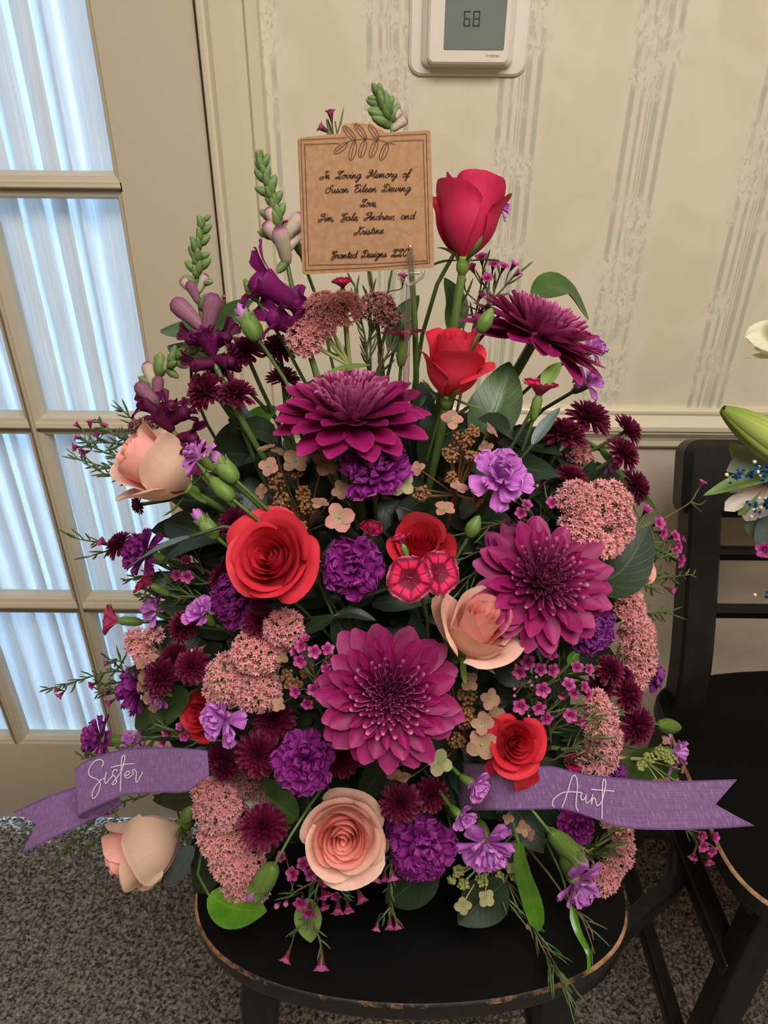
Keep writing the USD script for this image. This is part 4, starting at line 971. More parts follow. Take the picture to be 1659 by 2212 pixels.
# ------------------------------------------------------------------ sedum: flat heads of tiny starry florets
def star(rng, m=5):
    a0 = rng.uniform(0, 6.28)
    return join([petal(.5, .30, 30 + rng.uniform(-14, 14), 60 + rng.uniform(-16, 16), cup=.5, shape='point', r0=.02, z0=0, az=a0 + j * 2 * PI / m, nu=2, nv=2) for j in range(m)])
_rs = np.random.default_rng(101)
STARS = [star(_rs) for _ in range(10)]
def sedum(label, blobs, node, m='sedum_star', dY=0.0, dens=1.0, ss=25, seed=0):
    rng = np.random.default_rng(seed + 500)
    N0 = at(*node, dY + .03)
    t = thing('sedum', label, 'sedum', N0)
    for (x, y, rx, ry, rot) in blobs:
        C = at(x, y, dY)
        e1, e2 = img((math.cos(rot), math.sin(rot), 0)), img((-math.sin(rot), math.cos(rot), 0)); e3 = img((0, .35, .94))
        n = int(dens * rx * ry * 4.6 / 46)
        parts, sepals = [], []
        for i in range(n):
            c = 1 - (i + .5) / n * 1.25                    # a little past the rim
            ph = i * 2.39996 + rng.normal(0, .2)
            sr = math.sqrt(max(0, 1 - c * c))
            u, v, w = sr * math.cos(ph), sr * math.sin(ph), c
            j = rng.uniform(.86, 1.06)
            r3 = .62 * min(rx, ry)
            P = C + (e1 * px(rx, C) * u + e2 * px(ry, C) * v + e3 * px(r3, C) * (w - .35)) * j
            Z = e1 * u + e2 * v + e3 * (w + .25) + rng.normal(0, .22, 3); Z /= np.linalg.norm(Z)
            X, Y, Z = frame(Z, rng.uniform(0, 6.28))
            s = px(ss * rng.uniform(.8, 1.15), P)
            parts.append(moved(STARS[i % 10], X, Y, Z, P - N0, s))
            if i % 3 == 0: sepals.append(tube([P - N0, P - N0 - Z * s * .9 - (P - C) * .25], s * .09, 3, False))
        put('floret_cluster', join(parts), m, t, kind='stuff')
        put('floret_stalks', join(sepals), 'sedum_stem', t, kind='stuff')
        put('branch', tube(bez(C - e3 * px(8, C) - N0, C - e3 * px(30, C) - N0, (C - N0) * .3 - e3 * px(10, C), np.zeros(3), 7), .0016, 5), 'sedum_stem', t)
    stem_to_vase(t, N0, (VASE - N0) / np.linalg.norm(VASE - N0), N0, .0024, 'sedum_stem')
sedum('pink sedum on pale branching stems below the card at left', [(660, 724, 36, 36, 0), (700, 668, 40, 34, 0), (745, 662, 32, 30, 0), (690, 700, 30, 24, 0)], (756, 790), dY=.0, seed=1)
sedum('wide pink sedum above the right magenta chrysanthemum', [(1245, 1075, 36, 32, 0), (1310, 1085, 54, 44, -.3), (1255, 1140, 44, 46, 0), (1335, 1135, 32, 42, 0), (1290, 1180, 52, 22, 0)], (1310, 1190), dY=-.01, seed=2)
sedum('broad dusty pink sedum left of the magenta waxflowers', [(612, 1356, 38, 34, .3), (560, 1402, 56, 46, .4), (505, 1462, 58, 52, .5), (555, 1492, 48, 40, 0), (478, 1490, 34, 36, 0)], (590, 1500), dY=.0, seed=3)
sedum('upright pink sedum column at the lower left beside the hanging pink rose', [(468, 1740, 46, 54, 0), (482, 1810, 50, 50, 0), (512, 1862, 54, 52, 0), (530, 1916, 46, 38, 0), (440, 1712, 22, 28, 0)], (560, 1840), dY=-.005, seed=4)
sedum('long pink sedum down the right edge beside the stool post', [(1362, 1322, 28, 36, 0), (1378, 1372, 34, 44, 0), (1385, 1425, 30, 44, 0), (1378, 1462, 20, 26, 0)], (1330, 1430), dY=.03, seed=5)
sedum('pink sedum above the ribbon between waxflowers and maroon buttons', [(1290, 1518, 20, 24, 0), (1296, 1556, 34, 40, 0), (1306, 1604, 34, 44, 0), (1290, 1646, 38, 24, 0)], (1240, 1620), dY=.015, seed=6)
sedum('pink sedum under the right ribbon at the lower right edge', [(1345, 1800, 18, 26, 0), (1338, 1852, 24, 44, -.35), (1306, 1900, 26, 36, -.6)], (1270, 1840), dY=.02, seed=7)
sedum('dusky sedum behind the sideways maroon button at bottom left', [(525, 1690, 30, 34, 0), (548, 1730, 26, 24, 0)], (570, 1720), 'sedum_dusky', dY=.02, seed=8)
sedum('small sedum at far left below the rose pink dianthus', [(296, 1386, 22, 24, 0), (310, 1412, 20, 22, 0), (330, 1372, 18, 12, 0)], (350, 1410), dY=.02, seed=9)
sedum('small pink sedum under the maroon buttons at the right wall side', [(1246, 972, 20, 18, -.6), (1262, 992, 18, 16, -.6)], (1220, 1010), dY=.05, seed=10)
sedum('dusky sedum head in shade under the card holder', [(812, 662, 36, 26, 0), (840, 680, 20, 18, 0)], (820, 760), 'sedum_dusky', dY=.07, seed=11)
sedum('small sedum just behind the far left pink rose', [(310, 922, 26, 14, 0)], (380, 960), 'sedum_dusky', dY=.05, seed=12)
sedum('pale pink sedum behind the snapdragon petals at upper left', [(612, 638, 24, 16, 0)], (650, 690), dY=.06, seed=13)

# ------------------------------------------------------------------ hydrangea: papery florets over brown or green bead-like buds
def hydrangea(label, florets, buds, node, bm='bud_brown', km='hydrangea_blush', dY=0.0, seed=0, sm='bract_brown'):
    rng = np.random.default_rng(seed + 900)
    N0 = at(*node, dY + .03)
    t = thing('hydrangea', label, 'hydrangea', N0)
    for f in florets:
        x, y, sz, fc = f[:4]
        P = at(x, y, dY + (f[4] if len(f) > 4 else 0)); s = px(sz, P)
        X, Y, Z = frame(img(fc), rng.uniform(0, 6.28))
        b = xf(numbered('floret', t), X * s, Y * s, Z * s, P - N0)
        pr = stage.GetPrimAtPath(b)
        pr.GetReferences().AddInternalReference('/World/Kinds/' + (f[5] if len(f) > 5 else km)); pr.SetInstanceable(True)
        put('stalk', tube(bez(P - N0 - Z * s * .02, P - N0 - Z * s * .6, (P - N0) * .4, (P - N0) * .1, 7), .0007, 4), sm, t)
    ic = trimesh.creation.icosphere(1, 1.0); iv, fi = np.array(ic.vertices), np.array(ic.faces)
    parts, st = [], []
    for (x, y, r) in buds:
        C = at(x, y, dY + .008)
        for i in range(int(26 + r * 1.5)):
            d = rng.normal(0, 1, 3); d /= np.linalg.norm(d); d = d + img((0, .2, .5)) * .5
            P = C + d * px(r, C) * rng.uniform(.35, 1) * .8
            parts.append((iv * px(rng.uniform(2.6, 4.6), P) + P - N0, fi))
            if i % 3 == 0: st.append(tube([P - N0, C - N0 - img((0, 0, 1)) * px(r * .5, C)], .0005, 3, False))
        st.append(tube(bez(C - N0, (C - N0) * .7 - img((0, .3, 1)) * .004, (C - N0) * .3, np.zeros(3), 6), .0012, 5))
    if parts:
        put('flower_buds', join(parts), bm, t, kind='stuff')
        put('bud_stalks', join(st), sm, t, kind='stuff')
    stem_to_vase(t, N0, (VASE - N0) / np.linalg.norm(VASE - N0), N0, .002, sm)
HB, HT, HG = 'hydrangea_blush', 'hydrangea_tan', 'hydrangea_green'
hydrangea('blush hydrangea with brown buds above and right of the coral rose', [(576, 968, 44, (-.2, .8, .4), .01), (580, 1008, 48, (0, .2, 1)), (638, 996, 62, (.1, .2, 1), 0, HT), (600, 975, 40, (.3, .7, .4), .012, HT), (700, 1004, 64, (.4, .4, .7), 0, HT), (690, 1088, 46, (.1, .8, .5), -.005), (733, 1118, 72, (.05, .1, 1), -.01), (735, 1058, 46, (.2, -.1, 1), 0, HT), (566, 1062, 38, (-.5, .1, .7), .01)],
          [(600, 1045, 26), (640, 1020, 24), (610, 1085, 26), (655, 1070, 22), (665, 1100, 24), (590, 1105, 20), (650, 1140, 18)], (660, 1150), seed=1)
hydrangea('tan hydrangea with brown buds left of the lilac carnation, right of centre', [(976, 908, 54, (.1, .5, .8)), (1060, 930, 44, (.6, .5, .4)), (1050, 965, 36, (0, -.5, .8), 0, HT), (903, 1012, 38, (-.4, .2, .7)), (868, 1046, 62, (0, .1, 1), -.004, HG), (990, 1052, 48, (.3, .6, .5)), (960, 1100, 52, (0, .7, .6)), (560, 2, 1, (0, 0, 1), .3)][:7],
          [(1000, 955, 32), (972, 985, 24), (1020, 990, 22), (910, 1070, 24), (975, 1035, 18), (1030, 1080, 22), (1020, 935, 20)], (985, 1070), seed=2)
hydrangea('tan hydrangea left of the small open red rose', [(956, 1440, 40, (-.2, .7, .5)), (976, 1450, 36, (.3, .5, .6)), (1014, 1472, 48, (.2, .3, .9)), (1058, 1510, 52, (.3, .2, .9), -.004), (972, 1538, 62, (.1, .3, .9), -.004), (1070, 1545, 52, (.3, .2, .8), .006), (1042, 1562, 54, (-.1, .2, 1), -.01), (1040, 1608, 74, (0, .1, 1), -.014), (948, 1648, 64, (-.05, .5, .8), -.01, HG), (862, 1678, 58, (0, .95, .15), -.006), (1000, 1500, 30, (0, 0, 1), .012)],
          [(1010, 1510, 24), (1000, 1560, 26), (985, 1600, 24), (1010, 1540, 22), (960, 1580, 18)], (1000, 1600), km=HT, seed=3)
hydrangea('green budded hydrangea under the bottom lilac carnation', [(1000, 1956, 42, (-.1, .2, 1), -.01, HG), (1050, 1940, 42, (.1, .2, 1), -.01, HG), (1128, 1872, 36, (.5, .3, .7), -.006, HG), (1130, 1790, 38, (.3, .2, .8), -.006, HT), (1146, 1802, 30, (.6, .1, .7), -.004, HB), (1098, 1768, 28, (-.2, .5, .7), 0, HT), (1105, 1876, 26, (-.2, .6, .6), 0, HG)],
          [(990, 1882, 16), (1000, 1908, 16), (1040, 1900, 18), (1080, 1896, 16), (1110, 1890, 14), (975, 1900, 10)], (1060, 1850), bm='bud_green', sm='sedum_stem', seed=4)
hydrangea('small budded hydrangea at far right above the ribbon end', [(1436, 1686, 28, (-.2, -.4, .8)), (1462, 1690, 24, (.3, -.3, .8)), (1474, 1662, 24, (.6, 0, .6)), (1438, 1600, 24, (.2, .6, .7)), (1420, 1690, 22, (-.4, -.2, .7))],
          [(1425, 1625, 18), (1400, 1640, 16), (1445, 1640, 14), (1385, 1655, 12)], (1390, 1640), bm='bud_green', dY=.01, sm='sedum_stem', seed=5)
hydrangea('cream hydrangea florets at left beside the maroon facing pair', [(306, 1432, 34, (-.4, .3, .8)), (310, 1462, 38, (-.5, .1, .8)), (304, 1484, 30, (-.6, .1, .7)), (318, 1508, 30, (-.3, -.1, .9)), (330, 1530, 26, (-.2, -.4, .8)), (332, 1420, 24, (0, .6, .7))],
          [(320, 1490, 10)], (360, 1500), km=HB, dY=-.004, seed=6, sm='sedum_stem')
hydrangea('tan hydrangea florets between the broad sedum and the waxflowers', [(602, 1522, 34, (0, .4, .8), -.004), (606, 1418, 40, (.3, .5, .6), .0), (625, 1478, 28, (0, .2, .9), .01)],
          [(620, 1462, 20), (640, 1478, 20), (660, 1452, 16)], (640, 1500), km=HT, dY=.002, seed=7)

# ------------------------------------------------------------------ waxflower sprigs
def needles_along(pts, rng, step=.0055, ln=.017, spread=.9, w=.0011):
    pts = np.asarray(pts); out = []
    seg = np.linalg.norm(np.diff(pts, axis=0), axis=1); tot = seg.sum(); cum = np.concatenate([[0], np.cumsum(seg)])
    d = 0.0; k = 0
    while d < tot:
        i = min(np.searchsorted(cum, d, 'right') - 1, len(seg) - 1)
        P = pts[i] + (pts[i + 1] - pts[i]) * ((d - cum[i]) / max(seg[i], 1e-9))
        T = (pts[i + 1] - pts[i]) / max(seg[i], 1e-9)
        a = rng.normal(0, 1, 3); a -= T * np.dot(a, T); a /= np.linalg.norm(a)
        dirn = T * rng.uniform(.75, 1.1) + a * spread * rng.uniform(.4, .8); dirn /= np.linalg.norm(dirn)
        L = ln * rng.uniform(.6, 1.15)
        out.append(tube([P, P + dirn * L * .5, P + dirn * L * .85 + T * L * .1, P + dirn * L + T * L * .16], [w * .5, w, w * .7, w * .15], 4, False))
        d += step * rng.uniform(.6, 1.3); k += 1
    return out
def waxsprig(label, stems, florets, dY=0.0, seed=0, needle=.017, step=.0055, dens=1, sm='stem_wood', foot=True, cat='waxflower', r=.0009):
    """stems: lists of (x, y[, dY]) from the inside out; florets: (x, y, size, facing, kind[, dY])."""
    rng = np.random.default_rng(seed + 1300)
    S = [catmull([at(q[0], q[1], dY + (q[2] if len(q) > 2 else 0)) for q in st], 5) for st in stems]
    N0 = S[0][0]
    t = thing('waxflower', label, cat, N0)
    nd = []
    for k, s in enumerate(S):
        put('stem', tube(s - N0, np.linspace(r * 1.3, r * .6, len(s)), 5), sm, t)
        if dens: nd += needles_along(s - N0, rng, step / dens, needle)
    al = np.vstack(S)
    for f in florets:
        x, y, sz, fc, kd = f[:5]
        P = at(x, y, dY + (f[5] if len(f) > 5 else 0)); s = px(sz, P)
        X, Y, Z = frame(img(fc), rng.uniform(0, 6.28))
        b = xf(numbered('floret', t), X * s, Y * s, Z * s, P - N0)
        pr = stage.GetPrimAtPath(b); pr.GetReferences().AddInternalReference('/World/Kinds/' + kd); pr.SetInstanceable(True)
        Q = P - Z * s * .6
        n = al[np.argmin(np.linalg.norm(al - (Q - Z * .014), axis=1))]
        put('stalk', tube(bez(Q - N0, Q - Z * .006 - N0, (n + Q) / 2 - N0, n - N0, 6), .0006, 4), sm, t)
    if nd: put('needle_leaves', join(nd), 'needle', t, kind='stuff')
    if foot:
        d = (S[0][0] - S[0][2]); d /= np.linalg.norm(d)
        stem_to_vase(t, N0, d, N0, .0013, sm)
    return t
F, B, U = 'wax_flower', 'wax_bell', 'wax_budlet'
waxsprig('waxflower sprig at far left edge, against the door muntin', [[(420, 1060, .04), (330, 1000, .05), (250, 985, .05), (190, 960, .05)], [(330, 1000, .05), (240, 1010, .05), (150, 985, .05)], [(300, 960, .05), (240, 935, .05), (205, 905, .06)], [(330, 960, .05), (290, 910, .06), (255, 878, .06)], [(330, 985, .05), (260, 960, .05), (185, 955, .05)], [(330, 1020, .05), (250, 1030, .05), (190, 1005, .05)]],
         [(166, 918, 22, (-.6, .6, .5), B, .05), (194, 914, 24, (0, .9, .3), B, .05), (226, 920, 22, (.3, .8, .4), B, .05), (166, 945, 22, (-.8, .2, .5), B, .05), (162, 965, 24, (-.8, 0, .5), B, .05), (180, 978, 28, (-.5, -.3, .8), F, .05), (160, 972, 14, (-.7, -.2, .5), U, .05), (210, 940, 22, (.1, .3, .8), B, .06)], seed=1, dens=1.3)
waxsprig('bare needle sprig at far left beside the small maroon button', [[(330, 1200, .03), (270, 1180, .04), (190, 1168, .05), (152, 1160, .05)], [(270, 1180, .04), (215, 1195, .05), (185, 1205, .05)], [(330, 1250, .03), (300, 1245, .03), (265, 1262, .04)]], [(222, 1172, 30, (-.6, .4, .6), B, .03)], seed=2, step=.008)
waxsprig('waxflower sprig reaching out furthest left over the door panes', [[(330, 1470, .03), (250, 1450, .04), (170, 1470, .05), (85, 1495, .06)], [(250, 1450, .04), (262, 1430, .04), (232, 1424, .05)], [(300, 1475, .03), (240, 1490, .04), (210, 1500, .04)], [(300, 1460, .04), (250, 1476, .05), (205, 1478, .05)]],
         [(124, 1490, 22, (-.7, .2, .5), B, .055), (130, 1502, 24, (-.5, -.6, .5), B, .055), (198, 1480, 24, (-.5, -.2, .7), F, .045), (230, 1432, 26, (-.9, 0, .3), B, .04), (228, 1498, 28, (-.8, .1, .5), B, .035), (236, 1518, 26, (-.6, -.4, .6), B, .03), (262, 1492, 18, (-.2, .2, .8), B, .03)], seed=3)
waxsprig('two clusters of magenta waxflower left of the forward chrysanthemum', [[(690, 1530, .02), (680, 1470, .01), (672, 1420, .0)], [(680, 1470, .01), (700, 1430, .0), (710, 1405, .0)], [(690, 1530, .02), (680, 1505, .0), (660, 1495, .0)]],
         [(650, 1396, 34, (-.3, .3, .9), F), (679, 1408, 36, (0, .2, 1), F), (708, 1402, 34, (.3, .3, .9), F), (648, 1428, 36, (-.2, -.1, 1), F), (710, 1428, 26, (.4, 0, .8), B), (660, 1380, 26, (0, .6, .7), B), (636, 1408, 26, (-.6, .2, .7), B),
          (638, 1494, 32, (-.4, 0, .9), F), (678, 1490, 36, (0, .1, 1), F), (704, 1468, 34, (.2, .4, .9), F), (708, 1505, 38, (.2, -.2, 1), F), (664, 1520, 34, (-.1, -.4, .9), F), (704, 1445, 28, (.2, .6, .7), F), (690, 1475, 26, (0, .5, .8), B), (724, 1490, 22, (.6, 0, .7), B)], dY=-.012, seed=4, dens=.4)
waxsprig('large spray of pink-magenta waxflower between the pink rose and the Aunt ribbon', [[(1190, 1600, .03), (1180, 1520, .02), (1170, 1460, .01), (1200, 1390, .01)], [(1180, 1520, .02), (1140, 1480, .01), (1120, 1440, .01)], [(1180, 1540, .02), (1230, 1500, .015), (1270, 1490, .02)], [(1180, 1560, .02), (1240, 1530, .02), (1330, 1528, .02)], [(1190, 1560, .02), (1150, 1530, .01), (1130, 1520, .01)], [(1180, 1480, .02), (1210, 1450, .02), (1225, 1420, .02)]],
         [(1112, 1408, 34, (-.2, .3, .9), F), (1140, 1430, 40, (0, .2, 1), F), (1122, 1452, 36, (-.3, 0, .9), F), (1168, 1446, 34, (.1, .2, .9), F), (1194, 1448, 36, (.4, .1, .9), F), (1190, 1412, 36, (.2, .5, .8), F), (1150, 1378, 26, (-.1, .6, .7), B), (1172, 1490, 40, (0, .1, 1), F), (1124, 1526, 40, (-.2, 0, 1), F), (1164, 1530, 36, (.1, -.1, 1), F), (1180, 1552, 36, (.2, -.3, .9), F), (1232, 1545, 36, (-.2, 0, 1), F), (1228, 1478, 36, (.1, .5, .8), F), (1262, 1484, 32, (.5, .3, .7), F), (1240, 1498, 28, (-.3, -.2, .9), F), (1270, 1502, 28, (.6, -.2, .7), F), (1246, 1440, 32, (0, .4, .8), F), (1272, 1446, 30, (.4, .2, .8), F), (1176, 1384, 26, (.1, .7, .6), B), (1214, 1502, 22, (-.3, -.4, .7), B), (1255, 1558, 26, (.4, -.4, .7), B),
          (1158, 1462, 15, (0, 0, 1), U), (1148, 1480, 15, (-.2, 0, 1), U), (1112, 1488, 15, (-.5, 0, .8), U), (1112, 1502, 15, (-.5, -.3, .8), U), (1142, 1546, 13, (0, -.2, 1), U), (1146, 1558, 13, (0, -.3, 1), U), (1114, 1436, 13, (-.3, .2, .9), U)], dY=-.006, seed=5, dens=.6)
waxsprig('low magenta waxflower sprig hanging over the seat front, left of centre', [[(700, 1850, .03), (690, 1900, .0), (672, 1985, .0), (680, 2010, .0)], [(672, 1985, .0), (640, 2010, .0), (628, 2050, .0)], [(672, 1985, .0), (690, 2030, .0), (694, 2066, .0)], [(690, 1900, .0), (735, 1920, .0), (748, 1945, .0)], [(690, 1900, .0), (640, 1925, .0), (620, 1940, .0)]],
         [(618, 2070, 40, (-.35, -.8, .5), B), (694, 2084, 48, (0, -.92, .4), B), (632, 1888, 36, (-.2, .3, .9), F, .01), (655, 1866, 34, (-.1, .5, .8), F, .015), (672, 1888, 36, (.2, .2, .9), F, .01), (702, 1900, 38, (.3, -.1, .9), F, .01), (700, 1930, 34, (.4, -.4, .8), B, .006), (650, 1950, 40, (-.1, -.3, .95), F), (668, 1972, 40, (0, -.5, .9), F), (700, 1955, 30, (.3, -.5, .8), B, .008), (730, 1965, 40, (0, -.75, .6), B), (752, 1962, 36, (.2, -.7, .7), B), (780, 1940, 42, (.4, -.75, .5), B), (600, 1955, 26, (-.6, -.4, .7), U), (618, 1950, 24, (-.1, -.6, .8), U), (725, 1935, 28, (0, -.2, .9), F, .01), (608, 1850, 28, (-.3, .4, .8), F, .015)], dY=-.012, seed=6, dens=.5)
waxsprig('magenta waxflower hanging straight down at the bottom centre', [[(850, 1830, .03), (845, 1880, .0), (842, 1960, .0), (840, 1975, .0)], [(845, 1850, .02), (818, 1868, .0)], [(845, 1850, .02), (862, 1870, .0)]][:1] + [[(842, 1960, .0), (822, 1985, .0), (816, 1992, .0)], [(842, 1960, .0), (852, 1980, .0), (854, 1990, .0)]],
         [(812, 1896, 40, (-.2, -.9, .35), B), (832, 1896, 34, (0, -.9, .35), B, .006), (848, 1893, 42, (.2, -.9, .4), B), (814, 2004, 30, (-.2, -.85, .4), B), (842, 2000, 34, (0, -.8, .6), B, -.004), (858, 2000, 32, (.2, -.85, .4), B)], dY=-.012, seed=7, dens=.6)
waxsprig('magenta waxflower sprig at the right edge before the stool post', [[(1330, 1200, .03), (1390, 1180, .03), (1440, 1160, .04)], [(1390, 1180, .03), (1430, 1190, .04), (1462, 1205, .04)], [(1350, 1180, .03), (1385, 1130, .03), (1402, 1105, .03)], [(1380, 1200, .03), (1430, 1205, .04), (1455, 1195, .04)]],
         [(1424, 1130, 34, (.3, .3, .9), F, .03), (1432, 1152, 30, (.5, -.2, .8), F, .03), (1458, 1158, 32, (.5, .4, .8), F, .035), (1466, 1182, 32, (.7, .1, .7), F, .035), (1458, 1192, 30, (.3, 0, .9), F, .035), (1470, 1212, 36, (.6, -.2, .7), F, .035), (1396, 1102, 30, (.2, .6, .7), B, .025), (1376, 1076, 22, (.2, .7, .6), B, .03), (1474, 1166, 24, (.8, .3, .4), B, .035)], seed=8, dens=1)
waxsprig('single pink waxflower on a long bare stalk before the stool crest', [[(1400, 1140, .04), (1462, 1104, .05), (1492, 1084, .055), (1510, 1055, .06)], [(1492, 1084, .055), (1512, 1090, .055), (1526, 1080, .055)], [(1492, 1084, .055), (1502, 1094, .055), (1516, 1106, .055)]], [(1516, 1044, 26, (.35, .8, .4), B, .06)], seed=9, dens=0)
waxsprig('lone waxflower hanging at right below the dark leaf', [[(1350, 1260, .04), (1385, 1262, .04), (1420, 1278, .045)], [(1385, 1262, .04), (1430, 1250, .05), (1500, 1240, .06)], [(1385, 1262, .04), (1420, 1240, .05), (1440, 1232, .05)]], [(1452, 1276, 32, (.75, -.4, .4), B, .045)], seed=10, step=.007)
waxsprig('green needle tip pointing right beside the long pink sedum', [[(1360, 1330, .05), (1400, 1325, .05), (1445, 1322, .05)]], [], seed=11, step=.004, needle=.02)
waxsprig('pink waxflower cluster under the far right ribbon end', [[(1400, 1765, .0), (1480, 1788, -.06), (1525, 1830, -.07)], [(1480, 1788, -.06), (1505, 1820, -.07), (1498, 1850, -.07)]],
         [(1515, 1805, 28, (.1, .3, .9), B, -.075), (1542, 1808, 30, (.4, .2, .8), B, -.075), (1520, 1828, 28, (0, 0, 1), F, -.075), (1538, 1838, 30, (.3, -.2, .9), F, -.075), (1498, 1848, 28, (-.4, -.5, .7), B, -.075), (1532, 1860, 30, (.1, -.7, .7), B, -.075), (1512, 1836, 16, (0, -.3, .9), U, -.075)], seed=12, dens=.3)
waxsprig('two purple waxflower bells above the top left corner of the card', [[(760, 420, .04), (735, 330, .03), (724, 262, .03)], [(740, 350, .03), (715, 300, .03), (706, 286, .03)], [(740, 340, .03), (720, 290, .035), (708, 258, .035)]], [(714, 246, 32, (-.15, .9, .3), B, .03), (695, 276, 34, (-.8, .4, .3), B, .03)], seed=13, dens=.25)
waxsprig('dark magenta waxflower spray behind the upper right chrysanthemum', [[(1000, 830, .06), (1020, 720, .06), (1035, 640, .06), (1045, 580, .06)], [(1020, 720, .06), (1060, 650, .06), (1080, 590, .06)], [(1030, 680, .06), (1090, 620, .06), (1120, 580, .06)], [(1005, 800, .06), (1000, 700, .06), (1000, 620, .06)], [(1010, 760, .06), (1050, 690, .06), (1052, 620, .06)]],
         [(1040, 556, 34, (-.2, .6, .7), F, .05), (1066, 570, 32, (0, .5, .8), F, .05), (1088, 575, 30, (.2, .6, .7), F, .05), (1110, 572, 28, (.4, .6, .6), B, .05), (1020, 580, 30, (-.4, .4, .7), B, .05), (1000, 612, 26, (-.3, .5, .6), B, .06), (1052, 600, 30, (0, .3, .9), F, .05), (1120, 590, 22, (.6, .4, .6), B, .05), (996, 646, 24, (-.4, .3, .8), B, .06), (1040, 638, 26, (.2, .4, .8), B, .06)], seed=14, dens=.55)
waxsprig('magenta waxflowers just above the right magenta chrysanthemum', [[(1160, 1160, .03), (1150, 1110, .02), (1130, 1095, .02)], [(1160, 1160, .03), (1180, 1100, .02), (1192, 1070, .02)]],
         [(1125, 1108, 32, (-.2, .2, .9), F), (1138, 1090, 30, (.2, .5, .8), F), (1192, 1086, 32, (.1, .3, .9), F), (1172, 1040, 24, (.2, .6, .7), B), (1112, 1082, 14, (-.2, 0, .9), U), (1160, 1050, 14, (0, .3, .9), U)], dY=.004, seed=15, dens=1.4)
waxsprig('dusty pink waxflowers at left behind the crimson dianthus', [[(450, 1260, .04), (410, 1240, .03), (390, 1215, .03)], [(430, 1250, .04), (370, 1255, .03), (330, 1240, .04)], [(440, 1240, .04), (430, 1200, .04), (440, 1170, .04)]],
         [(382, 1242, 30, (-.3, 0, .9), F, .02), (404, 1246, 34, (.1, 0, 1), F, .02), (402, 1212, 30, (.1, .5, .8), B, .02), (386, 1200, 26, (-.2, .6, .7), B, .02)], seed=16, dens=1.2)
waxsprig('needle spray with small waxflowers over the Sister ribbon', [[(430, 1600, .02), (340, 1590, .0), (250, 1625, -.01), (175, 1640, -.012)], [(400, 1595, .02), (370, 1575, .0), (330, 1560, .01)], [(340, 1590, .0), (280, 1640, -.01), (200, 1632, -.01)]],
         [(390, 1570, 26, (-.2, .5, .8), B), (398, 1590, 28, (.1, 0, .9), B), (360, 1582, 26, (-.3, .2, .8), B), (352, 1606, 24, (-.2, -.2, .9), B)], dY=.0, seed=17, dens=.8)
waxsprig('green needle sprig hanging under the Sister ribbon tail', [[(310, 1720, .02), (230, 1745, .01), (180, 1800, .005), (112, 1868, .0)], [(230, 1745, .01), (250, 1770, .005), (180, 1840, .0)], [(240, 1735, .01), (190, 1775, .005), (140, 1830, .0)]],
         [(222, 1748, 24, (-.2, -.5, .8), B, .0), (232, 1756, 20, (.2, -.6, .7), B, .0)], dY=.0, seed=18, dens=1, needle=.014)
waxsprig('needle spray behind the clear card holder', [[(800, 860, .08), (790, 740, .08), (770, 650, .08), (765, 610, .08)], [(790, 760, .08), (810, 690, .08), (840, 630, .08)], [(800, 800, .08), (800, 700, .08), (800, 610, .08)], [(810, 820, .08), (850, 740, .08), (880, 690, .08)], [(780, 820, .08), (720, 740, .08), (700, 700, .08)]], [(870, 600, 30, (0, .6, .6), B, .07)], seed=19, dens=.8)
waxsprig('two long needle tips hanging over the seat front at right', [[(1080, 1880, .02), (1130, 1960, .0), (1180, 2050, -.012), (1226, 2150, -.054)], [(1140, 1980, .0), (1168, 2040, -.01), (1205, 2110, -.034)], [(1180, 2050, -.012), (1215, 2110, -.036), (1240, 2130, -.047)], [(1060, 1880, .02), (1090, 1940, .0), (1135, 1985, .0)]], [(1141, 1998, 24, (-.3, -.6, .6), U, -.004)], seed=20, dens=.55, needle=.03)
waxsprig('two thin green needle leaves hanging at the right over the seat', [[(1230, 1950, .0), (1260, 1990, -.012), (1285, 2060, -.034)], [(1250, 1970, -.005), (1275, 2005, -.02), (1282, 2030, -.026)]], [], seed=21, dens=.35, needle=.03)
waxsprig('green needle cluster under the right ribbon next to the sedum', [[(1250, 1840, .03), (1290, 1820, .01), (1330, 1790, .01)], [(1260, 1850, .03), (1300, 1850, .01), (1330, 1840, .01)], [(1270, 1850, .03), (1310, 1830, .01), (1340, 1815, .01)]], [], seed=22, dens=1.3)
waxsprig('dark needle spray at left beside the crimson dianthus', [[(480, 1300, .05), (420, 1290, .03), (350, 1300, .03), (300, 1280, .04)], [(420, 1290, .03), (370, 1270, .03), (320, 1285, .04)], [(440, 1310, .04), (400, 1330, .03), (360, 1335, .03)]], [], seed=23, dens=1.2)
waxsprig('needle spray in the right half above the pink rose', [[(1180, 1200, .05), (1080, 1180, .03), (990, 1280, .03)], [(1100, 1190, .04), (1040, 1190, .03), (985, 1215, .03)], [(1160, 1150, .04), (1090, 1130, .02), (1020, 1150, .02)]], [], seed=24, dens=.8)
waxsprig('needle sprig right of the pink sedum above the ribbon', [[(1200, 1640, .03), (1260, 1600, .01), (1310, 1590, .0)], [(1220, 1650, .03), (1270, 1625, .0), (1300, 1640, .0)], [(1180, 1580, .03), (1240, 1560, .01), (1300, 1545, .0)]], [], seed=25, dens=1)
